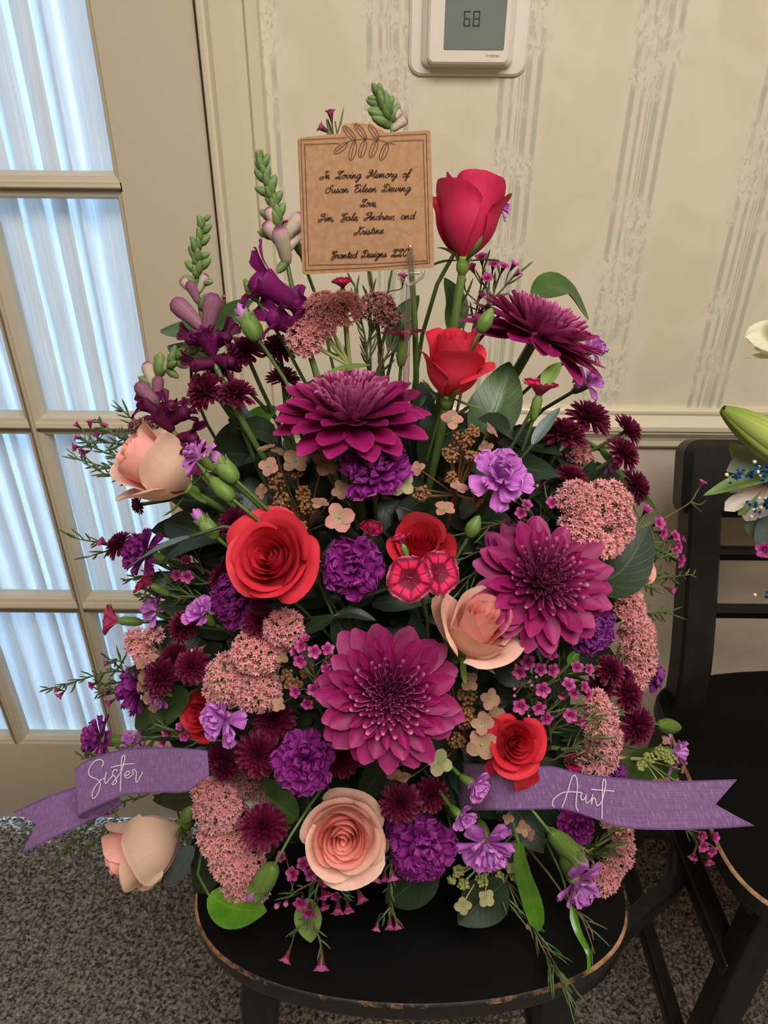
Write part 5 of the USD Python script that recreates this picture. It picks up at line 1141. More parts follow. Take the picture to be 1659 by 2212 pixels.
# ------------------------------------------------------------------ snapdragons
def snapdragon(label, spine, items, dY=0.0, seed=0, foot=True):
    """spine: px points base to tip; items: (u along the spine, side angle in the picture, length px, kind)"""
    rng = np.random.default_rng(seed + 1700)
    S = catmull([at(q[0], q[1], dY) for q in spine], 8); N0 = S[0]
    t = thing('snapdragon', label, 'snapdragon', N0)
    put('stem', tube(S - N0, np.linspace(.0024, .0010, len(S)), 6), 'stem_green', t)
    for (u, ang, ln, kd, tow) in items:
        i = u * (len(S) - 1); a = int(min(i, len(S) - 2)); P = S[a] + (S[a + 1] - S[a]) * (i - a)
        d = img((math.cos(math.radians(ang)), math.sin(math.radians(ang)), tow)); L = px(ln, P)
        X, Y, Z = frame(d, rng.uniform(0, 6.28)); Pl = P - N0
        if kd[0] == 'g':                        # tight green bud in its sepals
            put('bud', moved(lathe([(.001, 0), (.16, .08), (.25, .3), (.25, .55), (.15, .85), (.001, 1)], 9), X, Y, Z, Pl, L), 'snap_green', t)
            put('sepals', join([moved(petal(.85, .34, 26, -8, cup=.5, shape='point', r0=.05, z0=0, az=j * 1.2566, nu=2, nv=5), X, Y, Z, Pl, L) for j in range(5)]), 'leaf_pale' if kd == 'gp' else 'snap_green', t)
        elif kd[0] == 'b':                      # swollen coloured bud
            m = 'snap_pinkbud' if kd == 'bp' else 'snap_bud'
            put('bud', moved(lathe([(.001, 0), (.11, .04), (.16, .2), (.18, .45), (.22, .68), (.21, .86), (.12, .97), (.001, 1)], 12), X, Y, Z, Pl, L), m, t)
            put('sepals', join([moved(petal(.42, .24, 34, -12, cup=.5, shape='point', r0=.05, z0=0, az=j * 1.2566, nu=2, nv=5), X, Y, Z, Pl, L) for j in range(5)]), 'snap_green', t)
        else:                                   # open two-lipped flower
            m = 'snap_wine' if kd == 'ow' else 'snap_purple'
            put('throat', moved(lathe([(.001, 0), (.11, .03), (.15, .18), (.17, .4), (.23, .58), (.20, .62)], 12), X, Y, Z, Pl, L), m, t)
            for (az, ph0, ph1, l, w) in ((.45, 8, 60, .55, .42), (-.45, 8, 60, .55, .42), (2.3, 20, 105, .42, .34), (3.14, 25, 110, .42, .34), (3.98, 20, 105, .42, .34)):
                put('lip', moved(petal(l, w, ph0, ph1, cup=.25, shape='fan', r0=.18, z0=.48, az=az, nu=6, nv=6, ruf=.03, rn=1.4, rp=rng.uniform(0, 6)), X, Y, Z, Pl, L), m, t)
            put('palate', moved(lathe([(.001, .5), (.15, .5), (.19, .62), (.12, .74), (.001, .76)], 10), X, Y, Z, Pl + X * -.06 * L, L), m, t)
            put('sepals', join([moved(petal(.28, .2, 34, 0, cup=.5, shape='point', r0=.06, z0=0, az=j * 1.2566, nu=2, nv=4), X, Y, Z, Pl, L) for j in range(5)]), 'snap_green', t)
    if foot:
        d = S[0] - S[2]; d /= np.linalg.norm(d)
        stem_to_vase(t, N0, d, N0, .0026, 'stem_green')
def greens(u0, u1, n, ln, seed, base=90, kd='g'):
    r = np.random.default_rng(seed)
    return [(u0 + (u1 - u0) * i / max(1, n - 1), base + (60, -60, 12, -18)[i % 4] * (1 - .6 * i / n) + r.normal(0, 14), ln * (1 - .35 * i / n) * r.uniform(.85, 1.15), kd, (.1, .1, .9, .9)[i % 4] + r.uniform(-.1, .2)) for i in range(n)]
snapdragon('tall snapdragon left of the card with a green budded tip', [(668, 760), (640, 660), (615, 545), (590, 440), (562, 350)],
           greens(.58, 1, 24, 46, 1, 105) + [(.52, 130, 66, 'b', .5), (.55, 50, 74, 'b', .3), (.60, 120, 56, 'b', .5), (.50, 62, 70, 'b', -.3), (.44, 100, 84, 'bw', .8), (.46, -120, 40, 'g', .4),
            (.25, 148, 145, 'o', .35), (.18, 60, 60, 'o', .5), (.10, 155, 118, 'o', .45), (.14, 100, 84, 'o', .7), (.06, 60, 76, 'o', .4), (.02, 120, 90, 'o', .5)], dY=.015, seed=1)
snapdragon('snapdragon at upper left with its green tip before the door gap', [(470, 800), (446, 720), (428, 640), (428, 560), (440, 478)],
           greens(.58, 1, 22, 38, 2, 88) + [(.50, 135, 50, 'b', .3), (.52, 60, 46, 'b', .3), (.45, 112, 52, 'bp', .7), (.40, 60, 44, 'g', .5), (.27, 138, 92, 'bp', .3), (.24, 72, 92, 'bp', .5), (.34, -60, 36, 'g', .6),
            (.18, 170, 70, 'ow', .5), (.15, 30, 76, 'ow', .4), (.10, 110, 80, 'o', .8), (.08, -20, 74, 'ow', .5), (.05, 190, 74, 'ow', .4), (.10, 80, 66, 'o', .5)], dY=.01, seed=2)
snapdragon('snapdragon at left drooping in front of the curtain, wine dark below', [(392, 960), (350, 890), (336, 850), (352, 805), (395, 770), (452, 752)],
           greens(.62, 1, 18, 42, 3, 30, 'gp') + [(.42, 105, 66, 'b', .2), (.46, 150, 44, 'g', .2), (.55, 85, 56, 'gp', .3), (.38, 135, 40, 'g', .1), (.62, 60, 40, 'b', .4),
            (.30, 80, 58, 'bp', .4), (.24, 130, 70, 'bp', .5), (.18, 150, 78, 'ow', .3), (.12, 30, 80, 'ow', .6), (.08, 130, 76, 'ow', .8), (.04, 0, 72, 'ow', .5), (.0, -50, 74, 'ow', .6), (.14, 70, 66, 'ow', .6)], dY=.01, seed=3)
snapdragon('green snapdragon tip rising above the card', [(890, 600), (872, 420), (846, 280), (816, 208)],
           greens(.70, 1, 20, 46, 4, 112) + [(.72, 40, 36, 'b', .2), (.68, 150, 40, 'g', .2), (.66, 30, 40, 'b', .3)], dY=.035, seed=4)

# ------------------------------------------------------------------ leaves
def leaf(label, pts, w, nrm, m='leaf_green', dY=0.0, fold=.25, serr=0.0, name='leaf', shape='leaf', wave=.0, group=None, foot=True, cat='leaf', d2=None):
    """pts: px centreline base to tip (x, y, dY); nrm: picture direction the upper face looks to."""
    C = catmull([at(p[0], p[1], dY + (p[2] if len(p) > 2 else 0)) for p in pts], 5)
    W = px(w, C[len(C) // 2]); N = img(nrm)
    seg = np.concatenate([[0], np.cumsum(np.linalg.norm(np.diff(C, axis=0), axis=1))]); seg /= seg[-1]
    T = np.gradient(C, axis=0); T /= np.linalg.norm(T, axis=1, keepdims=True)
    S = np.cross(N, T); S /= np.linalg.norm(S, axis=1, keepdims=True)      # so that t x s looks along N
    NN = np.cross(T, S)
    ws = WSHAPE[shape]
    def fn(s, t):
        i = [np.interp(t, seg, C[:, k]) for k in range(3)]
        sv = [np.interp(t, seg, S[:, k]) for k in range(3)]; nv = [np.interp(t, seg, NN[:, k]) for k in range(3)]
        hw = W / 2 * ws(t) * (1 - serr * np.abs(np.sin(t * 40)) * (np.abs(s) > .95))
        h = fold * np.abs(s) * hw + wave * W * np.sin(t * 9 + s * 1.5) * np.abs(s)
        return tuple(i[k] + s * hw * sv[k] + h * nv[k] for k in range(3))
    N0 = C[0]
    P, f, uv = grid(8, 22 if serr else 14, fn)
    t = thing(name, label, cat, N0, group)
    put('blade', (P - N0, f, uv), m, t)
    mid = catmull([C[0], C[len(C) // 2], C[-1]], 6)
    put('midrib', tube(C - N0 - NN * .0007, np.linspace(.0011, .0003, len(C)), 5), m, t)
    if foot: stem_to_vase(t, N0, -T[0], N0, .0015, 'stem_dark' if m != 'leaf_bright' else 'stem_green')
leaf('round green leaf behind the snapdragon at upper left', [(448, 726), (500, 690), (546, 650)], 86, (-.1, .5, .8), dY=.07)
leaf('green leaf below the snapdragon at left, pointed tip outwards', [(476, 722), (420, 716), (346, 714)], 74, (0, .6, .8), dY=.05)
leaf('pale green leaf behind the drooping snapdragon', [(470, 800), (420, 770), (362, 748)], 62, (-.2, .5, .8), 'leaf_blue', dY=.07)
leaf('green leaf behind the upper right chrysanthemum', [(1150, 640), (1215, 622), (1272, 690)], 88, (.3, .6, .6), dY=.08)
leaf('big dark leaf right of the coral rose below the card', [(1030, 960), (1072, 880), (1100, 782)], 108, (-.1, .2, 1), 'leaf_green', dY=.05)
leaf('big dark leaf at right under the wide sedum', [(1270, 1262), (1340, 1235), (1402, 1138)], 112, (-.2, .3, .9), 'leaf_dark', dY=-.012, fold=.12)
leaf('green leaf behind the wide sedum at right', [(1290, 1060), (1350, 1050), (1424, 1110)], 86, (.1, .6, .7), dY=.06)
leaf('green leaf at left above the Sister ribbon', [(410, 1500), (345, 1530), (292, 1572)], 92, (-.2, .2, .9), 'leaf_green', dY=.03)
leaf('glossy bright green leaf resting over the seat at bottom left', [(452, 1934), (505, 1962), (576, 1968)], 84, (0, .62, .78), 'leaf_bright', dY=-.02, fold=.15)
leaf('dark crinkled leaf behind the upright sedum', [(480, 1790), (455, 1850), (425, 1930)], 96, (-.2, .3, .9), 'leaf_dark', dY=.02, wave=.05)
leaf('blue green leaf behind the hanging pink rose', [(420, 1830), (396, 1862), (358, 1912)], 46, (-.3, .2, .9), 'leaf_blue', dY=.01)
leaf('pointed pale green leaf tip hanging over the seat', [(668, 1940), (666, 1985), (672, 2036)], 60, (0, .2, 1), 'leaf_pale', dY=-.004)
leaf('dark leaf at the bottom under the purple carnation', [(945, 1868), (895, 1905), (836, 1952)], 96, (0, .3, .9), 'leaf_dark', dY=.0, wave=.04)
leaf('dark leaf at the bottom under the green budded hydrangea', [(1090, 1905), (1045, 1945), (990, 1996)], 100, (0, .3, .9), 'leaf_dark', dY=.0)
leaf('bright green strap leaf hanging at the lower right', [(1120, 1820), (1128, 1880), (1150, 1950), (1164, 2012)], 60, (-.2, .2, .95), 'leaf_bright', dY=-.012, fold=.1, shape='spoon')
leaf('narrow twisted leaf hanging over the seat at right', [(1235, 1960), (1248, 2010, -.012), (1272, 2060, -.024), (1270, 2104, -.034)], 20, (-.3, .1, .9), 'leaf_bright', dY=-.008, shape='needle')
leaf('long blue-grey leaf at left beside the purple carnation', [(410, 1160), (340, 1188), (274, 1228)], 36, (-.1, .8, .6), 'leaf_blue', dY=-.03)
leaf('dark leaf left of the lilac-tipped bud beside the coral rose', [(450, 1160), (400, 1140), (356, 1128)], 84, (-.2, .4, .8), 'leaf_dark', dY=.04)
leaf('dark narrow leaf at centre pointing left below the coral rose', [(722, 1332), (690, 1348), (640, 1370)], 32, (.1, .5, .8), 'leaf_dark', dY=.01)
leaf('dark narrow leaf at centre pointing right below the purple carnation', [(724, 1330), (762, 1324), (812, 1340)], 26, (0, .5, .8), 'leaf_dark', dY=.01)
leaf('dark leaf at centre hanging above the magenta waxflower', [(722, 1334), (742, 1370), (750, 1420)], 56, (0, .2, .9), 'leaf_dark', dY=.02)
leaf('dark serrated leaf under the left of the forward chrysanthemum', [(850, 1620), (812, 1680), (772, 1736)], 62, (-.3, .2, .9), 'leaf_dark', dY=.02, serr=.08)
leaf('olive leaf between the sideways maroon button and purple carnation', [(640, 1770), (580, 1725), (510, 1680)], 82, (0, .3, .9), 'leaf_green', dY=.025)
leaf('green leaf under the card behind the clear holder', [(850, 760), (872, 690), (905, 638)], 60, (0, .3, .9), 'leaf_green', dY=.09)
leaf('small green leaf above the upward dianthus at right', [(1176, 838), (1188, 812), (1211, 782)], 36, (-.3, .4, .8), 'leaf_pale', dY=.0)
leaf('green leaf behind the far right lilac carnation on edge', [(1350, 1650), (1410, 1668), (1470, 1690)], 96, (.1, .4, .8), 'leaf_green', dY=.05)
leaf('green leaf beside the stem of the crimson rose', [(975, 720), (985, 660), (960, 600)], 54, (.2, .2, .9), 'leaf_green', dY=.08)
leaf('green sepal-like leaf along the right side of the coral rose', [(1010, 880), (1050, 850), (1082, 792)], 40, (-.2, .3, .9), 'leaf_green', dY=.06)
leaf('small fresh green leaf under the violet carnation', [(1228, 1436), (1238, 1420), (1252, 1404)], 22, (0, .3, .9), 'leaf_bright', dY=.0)
leaf('pale green leaf under the side-on chrysanthemum near its left tip', [(700, 812), (752, 796), (800, 788)], 26, (.0, .6, .7), 'leaf_pale', dY=.02)
leaf('green leaf beside the drooping snapdragon stem, in front of the door', [(520, 950), (560, 910), (600, 880)], 66, (-.3, .3, .8), 'leaf_bright', dY=.09)
leaf('dark leaf right of the small button at far left', [(470, 1010), (500, 960), (540, 900)], 76, (-.2, .2, .9), 'leaf_dark', dY=.10)
leaf('dark leaf beside the hanging pink rose stem', [(470, 1690), (410, 1720), (330, 1728)], 54, (0, .3, .9), 'leaf_dark', dY=.03)
leaf('grey green leaf stump left of the pale pink rose at right', [(905, 1440), (900, 1390), (892, 1325)], 62, (.1, .1, 1), 'leaf_dark', dY=.05)
leaf('slim green leaf hugging the stem of the upward dianthus', [(1150, 960), (1178, 920), (1210, 880)], 30, (-.4, .3, .8), 'leaf_blue', dY=.0)

# ------------------------------------------------------------------ dark inner foliage, the container, inner stems
def foliage():
    rng = np.random.default_rng(2024)
    xl = lambda y: np.interp(y, [900, 1000, 1200, 1500, 1700, 1850, 1920], [600, 500, 390, 400, 440, 500, 620])
    xr_ = lambda y: np.interp(y, [900, 1000, 1200, 1500, 1700, 1850, 1920], [1090, 1210, 1300, 1210, 1240, 1230, 1120])
    parts = []
    for i in range(620):
        y = rng.uniform(930, 1900); x = rng.uniform(xl(y), xr_(y))
        P = at(x, y, rng.uniform(.045, .13))
        if P[2] < .76: continue
        d = img((rng.normal(0, .8) + (x - 850) / 500, rng.normal(.15, .6), rng.normal(.1, .5)))
        n = img((rng.normal(0, .5), rng.normal(.4, .4), 1)); s = np.cross(n, d); s /= np.linalg.norm(s); n = np.cross(d, s)
        L, W = rng.uniform(.035, .075), rng.uniform(.016, .034)
        p = petal(1, W / L, 70, 110, cup=.25, shape='leaf', nu=2, nv=5)
        v = p[0]
        parts.append((P + L * (v[:, :1] * d + v[:, 1:2] * s + v[:, 2:3] * n), p[1], p[2]))
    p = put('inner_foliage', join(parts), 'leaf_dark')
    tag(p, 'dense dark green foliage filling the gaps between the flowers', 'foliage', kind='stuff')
foliage()
plain('pot_black', (16, 18, 16), .5)
pot = thing('flower_bowl', 'dark bowl standing on the stool under the arrangement, mostly hidden', 'bowl', (VASE[0], VASE[1], ZS))
put('bowl', lathe([(.001, .0005), (.075, .0005), (.085, .01), (.105, .05), (.11, .062), (.105, .064), (.001, .06)], 28), 'pot_black', pot)
put('foam', lathe([(.001, .06), (.085, .06), (.08, .10), (.04, .125), (.001, .13)], 20), 'leaf_dark', pot, label='dark green floral foam')
# ------------------------------------------------------------------ lettering drawn with a pen line
GL = {
 'a': (1.15, [[(.9, .85), (.6, 1), (.2, .8), (.1, .4), (.3, .05), (.6, .15), (.85, .6), (.92, .95), (.86, .4), (.97, .05), (1.2, .25)]]),
 'd': (1.2, [[(.9, .8), (.55, 1), (.15, .75), (.1, .35), (.3, .03), (.6, .15), (.88, .7), (1.0, 2.0), (.9, .5), (.98, .05), (1.25, .28)]]),
 'e': (.92, [[(-.05, .2), (.3, .45), (.68, .7), (.6, .98), (.3, .95), (.1, .55), (.2, .1), (.5, .0), (.95, .3)]]),
 'f': (.8, [[(0, .1), (.35, .8), (.8, 1.8), (.72, 2.1), (.5, 1.9), (.4, 1), (.25, -.7), (.1, -.85), (.12, -.4), (.5, .1), (.85, .3)], [(.1, .95), (.8, 1.02)]]),
 'g': (1.12, [[(.9, .85), (.55, 1), (.15, .7), (.15, .25), (.45, .05), (.75, .4), (.92, .95), (.8, -.3), (.5, -.95), (.15, -.85), (.35, -.4), (1.2, .3)]]),
 'i': (.62, [[(0, .2), (.3, .95), (.25, .4), (.36, .05), (.65, .3)], [(.38, 1.42), (.42, 1.52)]]),
 'l': (.68, [[(0, .2), (.4, 1.1), (.6, 1.9), (.45, 2.05), (.3, 1.5), (.25, .5), (.4, .03), (.72, .3)]]),
 'm': (1.5, [[(0, .4), (.2, .95), (.17, .5), (.12, 0)], [(.14, .2), (.45, .95), (.62, .85), (.56, .4), (.54, 0)], [(.56, .2), (.9, .95), (1.06, .85), (1.02, .25), (1.15, .03), (1.5, .3)]]),
 'n': (1.08, [[(0, .4), (.2, .95), (.17, .5), (.12, 0)], [(.14, .2), (.5, .95), (.68, .85), (.62, .25), (.75, .03), (1.1, .3)]]),
 'o': (1.0, [[(.5, 1), (.15, .75), (.15, .25), (.45, 0), (.8, .3), (.8, .75), (.5, 1), (.58, .8), (1.05, .85)]]),
 'r': (.85, [[(0, .2), (.25, 1.05), (.35, .86), (.62, .85), (.52, .3), (.62, .03), (.9, .3)]]),
 's': (.8, [[(0, .15), (.35, .98), (.42, .72), (.62, .35), (.45, .02), (.1, .1)], [(.45, .02), (.85, .28)]]),
 't': (.7, [[(0, .2), (.35, 1.0), (.45, 1.75), (.3, .5), (.42, .03), (.72, .3)], [(.08, 1.15), (.78, 1.25)]]),
 'u': (1.1, [[(0, .5), (.2, .95), (.15, .3), (.36, .03), (.65, .3), (.8, .95), (.75, .3), (.86, .03), (1.15, .3)]]),
 'v': (.98, [[(0, .6), (.2, .95), (.28, .4), (.4, .03), (.7, .5), (.75, .95), (.68, .8), (1.05, .82)]]),
 'w': (1.42, [[(0, .6), (.2, .95), (.2, .3), (.36, .03), (.6, .3), (.7, .9), (.7, .3), (.86, .03), (1.15, .5), (1.2, .95), (1.12, .8), (1.45, .85)]]),
 'y': (1.05, [[(0, .5), (.2, .95), (.2, .35), (.4, .1), (.7, .4), (.85, .95), (.75, -.2), (.45, -.95), (.1, -.8), (.35, -.35), (1.12, .3)]]),
 ',': (.45, [[(.12, .18), (.17, .05), (.05, -.3)]]), ' ': (1.25, []),
 'I': (1.3, [[(.75, 1.85), (1.05, 1.98), (1.6, 1.98)], [(1.25, 1.95), (1.1, .9), (.75, .1), (.3, -.12), (-.1, .15), (.15, .5), (.85, .5)]]),
 'L': (1.55, [[(1.62, 1.65), (1.42, 2.0), (1.15, 1.6), (.85, .7), (.5, .1), (.12, .05), (.25, .35), (.7, .22), (1.1, -.1), (1.42, .1), (1.3, .38), (1.02, .2)], [(1.15, 1.6), (.65, 1.35), (.3, 1.55), (.4, 1.92), (.9, 1.95), (1.42, 1.78)]]),
 'M': (2.2, [[(.75, .9), (.95, 1.35), (.5, 1.3), (.4, 1.7), (.8, 2.02), (1.15, 1.9), (.95, 1.0), (.5, .05), (.05, .15), (.2, .55), (.8, .5)], [(1.15, 1.9), (1.2, .6), (1.35, .5), (2.05, 2.0), (1.85, .6), (1.98, .03), (2.25, .3)]]),
 'S': (1.4, [[(1.35, 1.6), (1.25, 2.0), (.95, 1.75), (.98, 1.2), (1.1, .6), (.7, -.05), (.2, .08), (.0, .8), (.3, 1.3), (.8, 1.2), (1.05, .95)]]),
 'E': (1.25, [[(1.2, 1.6), (1.1, 2.0), (.62, 1.9), (.42, 1.5), (.7, 1.12), (1.0, 1.1), (.5, 1.0), (.2, .5), (.4, .05), (.9, .05), (1.2, .5)], [(.5, 1.75), (.0, 1.55), (0, 1.9), (.45, 1.95), (.62, 1.8)]]),
 'D': (1.7, [[(.95, 1.8), (.72, .7), (.42, .05), (0, .1), (.2, .5), (.72, .15), (1.2, .1), (1.6, .8), (1.4, 1.7), (.9, 2.0), (.3, 1.8), (.2, 1.35), (.5, 1.25), (.8, 1.5)]]),
 'J': (1.4, [[(.95, 1.5), (.5, 1.3), (.25, 1.6), (.5, 1.95), (1.2, 1.98)], [(1.05, 1.95), (1.25, 1.6), (1.0, .6), (.55, -.1), (0, .08), (.2, .5), (.9, .5)]]),
 'G': (1.5, [[(1.4, 1.7), (1.3, 2.0), (1.0, 1.8), (.7, 1.0), (.85, .6), (1.4, 1.05), (1.2, .1), (.7, -.3), (.3, 0), (.5, .4), (1.0, .42)], [(.88, 1.6), (.4, 1.3), (.1, 1.6), (.3, 1.95), (.85, 1.88)]]),
 'A': (1.7, [[(.9, 1.42), (.4, 1.3), (.2, 1.7), (.7, 2.0), (1.45, 1.95), (1.0, .8), (.5, .0), (0, .1), (.1, .5), (.6, .62), (1.5, .9)], [(1.45, 1.95), (1.38, .5), (1.5, .03), (1.75, .3)]]),
 'K': (1.8, [[(.85, 1.8), (1.2, 2.0), (.92, .8), (.55, .02), (0, .1), (.2, .5), (.85, .5)], [(1.95, 2.0), (1.5, 1.7), (1.02, 1.05), (1.3, .6), (1.5, .03), (1.85, .3)]]),
 'C': (1.3, [[(1.3, 1.5), (1.3, 1.95), (.8, 1.9), (.3, 1.1), (.3, .3), (.7, .0), (1.25, .4)]]),
}
def write(text, x0, y0, x1, y1, xh, slant=.32):
    """Pen strokes of the text in picture pixels, from (x0, y0) to (x1, y1) along the base line; xh the height of a small letter."""
    cur, st = 0.0, []
    for ch in text:
        adv, ss = GL[ch]
        for s in ss:
            q = catmull(s, 5) if len(s) > 2 else np.array(s, float)
            st.append(np.column_stack([cur + q[:, 0] + slant * q[:, 1], q[:, 1]]))
        cur += adv
    k = (x1 - x0) / cur
    return [np.column_stack([x0 + q[:, 0] * k, y0 + (y1 - y0) * (q[:, 0] / cur) - q[:, 1] * xh]) for q in st]
def ink(strokes, w, place):
    """Pen strokes of width w pixels as flat strips; place(x, y) gives the point of the surface and its normal offset."""
    out = []
    for q in strokes:
        d = np.gradient(q, axis=0); d /= np.linalg.norm(d, axis=1, keepdims=True) + 1e-9
        n = np.stack([-d[:, 1], d[:, 0]], 1) * w / 2
        q = q.copy(); q[0] -= d[0] * w * .3; q[-1] += d[-1] * w * .3
        v = np.array([place(*p) for p in np.vstack([q - n, q + n])]); m = len(q); k = np.arange(m - 1)
        out.append((v, np.stack([k, k + 1, k + m + 1, k + m], 1)))
    return join(out)

# ------------------------------------------------------------------ the card on its clear holder
YC = .492
noisy('kraft_card', (166, 124, 90), (180, 138, 102), 320, .75, detail=3)
plain('card_edge', (150, 104, 66), .7)
plain('ink_brown', (62, 38, 30), .8)
cp = [(647, 297), (700, 292), (734, 289), (737, 276), (743, 267), (756, 264), (764, 266), (772, 262), (782, 264), (790, 268), (800, 265), (812, 270), (822, 278), (834, 287), (880, 284), (926, 281), (930, 284), (933, 380), (936, 480), (938, 575), (935, 579), (800, 586), (700, 591), (657, 593), (653, 590), (650, 480), (646, 380), (643, 303)]
pf = np.array([PT(x, y, YC) for x, y in cp])
poly = Polygon(pf[:, [0, 2]]).buffer(-.0015).buffer(.0015)
cv, cf = extrude(poly, .0016)
card = thing('message_card', 'square kraft card with handwritten memorial message at the top of the flowers', 'card', (0, 0, 0))
put('card_sheet', (np.column_stack([cv[:, 0], YC + cv[:, 2], cv[:, 1]]), cf), 'kraft_card', card)
on = lambda x, y: PT(x, y, YC - .0004)
lines = [('In Loving Memory of', 691, 386.5, 884, 382, 8.2, 1.65), ('Susan Eileen Dewing', 702, 416.5, 886, 412.5, 8.2, 1.65), ('Love,', 777, 446, 814, 445, 8.0, 1.65), ('Jim, Gale, Andrew, and', 687, 478, 895, 472.5, 8.0, 1.65), ('Kristine', 764, 507, 828, 504, 8.0, 1.65), ('Granted Designs LLC', 713, 558.5, 878, 553, 7.8, 1.85)]
for tx, x0, y0, x1, y1, xh, w in lines:
    put('handwriting', ink(write(tx, x0, y0, x1, y1, xh), w, on), 'ink_brown', card)
fr = [[(650, 302), (748, 297)], [(818, 294), (921, 289), (928, 568)], [(650, 302), (660, 584), (800, 578), (928, 568)], [(658, 312), (733, 309)], [(842, 305), (914, 302), (923, 566)], [(658, 312), (667, 573), (800, 570), (923, 563)]]
fr2 = []
for q in fr:
    for a, b in zip(q[:-1], q[1:]): fr2.append(np.array([a, ((a[0] + b[0]) / 2, (a[1] + b[1]) / 2), b], float))
put('border_line', ink(fr2, 1.1, on), 'ink_brown', card)
br = [catmull([(747, 308), (762, 303), (795, 300), (825, 304), (854, 312)], 6)]
for bx_, by_, tx_, ty_, w_ in ((768, 303, 742, 272, 6.5), (791, 299, 767, 267, 6.5), (817, 300, 797, 268, 6.5), (750, 309, 722, 331, 7), (767, 306, 757, 346, 7), (789, 302, 778, 340, 7), (814, 303, 800, 340, 7), (837, 309, 822, 346, 7)):
    a, b = np.array([bx_, by_], float), np.array([tx_, ty_], float); d = b - a; n_ = np.array([-d[1], d[0]]) / np.linalg.norm(d)
    th_ = np.linspace(0, 2 * PI, 22)
    br.append(np.array([a + d * (.5 - .5 * math.cos(h)) + n_ * w_ * math.sin(h) for h in th_]))
    br.append(np.array([a, a + d * .5 + n_ * .6, a + d * .92]))
put('leaf_sprig_drawing', ink(br, 1.1, on), 'ink_brown', card)
mat('clear_plastic', {'t': ('transparent_bsdf', {'color': (.93, .94, .95)}), 'g': ('glossy_bsdf', {'roughness': .12, 'color': (1, 1, 1)}), 'lw': ('layer_weight', {'blend': .35}), 'k': ('math', {'math_type': 'multiply_add', 'value2': .8, 'value3': .16}), 'm': ('mix_closure', {})},
    [('lw.facing', 'k.value1'), ('k.value', 'm.fac'), ('t.BSDF', 'm.closure1'), ('g.BSDF', 'm.closure2')], 'm.closure')
hp = thing('card_holder', 'clear plastic card holder spiked into the flowers', 'card holder', (0, 0, 0))
Yh = YC - .002
a, b = PT(884, 612, Yh + .002), PT(873, 930, Yh + .03)
put('rod', bar(b, a, .0042, .0042, (0, 1, 0), .0008), 'clear_plastic', hp)
def flat(pts, y, th_):
    q = np.array([PT(x, yy, y) for x, yy in pts]); v, f = extrude(Polygon(q[:, [0, 2]]), th_)
    return np.column_stack([v[:, 0], y - th_ / 2 + v[:, 2], v[:, 1]]), f
for pts in ([(855, 588), (860, 586), (862, 596), (883, 611), (885, 618), (879, 617), (858, 601)], [(918, 585), (913, 584), (911, 596), (891, 611), (885, 618), (891, 617), (915, 600)], [(871, 588), (906, 586), (906, 592), (871, 594)]):
    put('fork', flat(pts, Yh + .0034, .003), 'clear_plastic', hp)
put('front_prong', flat([(880, 600), (879, 550), (883, 544), (884, 538), (882, 530), (886, 527), (892, 530), (891, 538), (893, 544), (896, 550), (896, 600), (891, 612), (885, 612)], Yh - .0005, .0022), 'clear_plastic', hp)

# ------------------------------------------------------------------ purple ribbons
def ribbonmat():
    n = {'tc': ('texture_coordinate', {}), 'm1': ('mapping', {'scale': (6, 150, 1)}), 'm2': ('mapping', {'scale': (150, 5, 1)}), 'n1': ('noise_texture', {'scale': 1, 'detail': 3}), 'n2': ('noise_texture', {'scale': 1, 'detail': 3}),
         'm3': ('mapping', {'scale': (420, 170, 1), 'rotation': (0, 0, .0)}), 'n3': ('noise_texture', {'scale': 1, 'detail': 1}),
         'a': ('math', {'math_type': 'maximum'}), 'b': ('math', {'math_type': 'multiply_add', 'value2': .35, 'value3': 0}), 'c': ('math', {'math_type': 'add'}),
         'r': ('rgb_ramp', {'ramp': [(.52, lin((124, 84, 154))), (.68, lin((148, 104, 174))), (.86, lin((188, 144, 202)))]}),
         'sx': ('separate_xyz', {}), 'h': ('math', {'math_type': 'subtract', 'value2': .5}), 'ab': ('math', {'math_type': 'absolute'}), 'ed': ('map_range', {'from_min': .455, 'from_max': .47, 'clamp': True}), 'e2': ('math', {'math_type': 'multiply', 'value2': .75}),
         'em': ('mix', {'color2': lin((104, 76, 142))}), 'bp': ('bump', {'strength': .25, 'distance': .0004}), 'p': ('principled_bsdf', {'roughness': .75, 'specular_ior_level': .2, 'sheen_weight': .15}), 't': ('translucent_bsdf', {}), 'mc': ('mix_closure', {'fac': .12})}
    l = [('tc.UV', 'm1.vector'), ('tc.UV', 'm2.vector'), ('tc.UV', 'm3.vector'), ('m1.vector', 'n1.vector'), ('m2.vector', 'n2.vector'), ('m3.vector', 'n3.vector'), ('n1.fac', 'a.value1'), ('n2.fac', 'a.value2'), ('n3.fac', 'b.value1'), ('a.value', 'c.value1'), ('b.value', 'c.value2'), ('c.value', 'r.fac'),
         ('tc.UV', 'sx.vector'), ('sx.y', 'h.value1'), ('h.value', 'ab.value1'), ('ab.value', 'ed.value'), ('ed.result', 'e2.value1'), ('e2.value', 'em.fac'), ('r.color', 'em.color1'), ('em.color', 'p.base_color'), ('em.color', 't.color'), ('c.value', 'bp.height'), ('bp.normal', 'p.normal'), ('p.BSDF', 'mc.closure1'), ('t.BSDF', 'mc.closure2')]
    mat('ribbon_linen', n, l, 'mc.closure')
ribbonmat()
plain('ribbon_print', (254, 248, 254), .6)
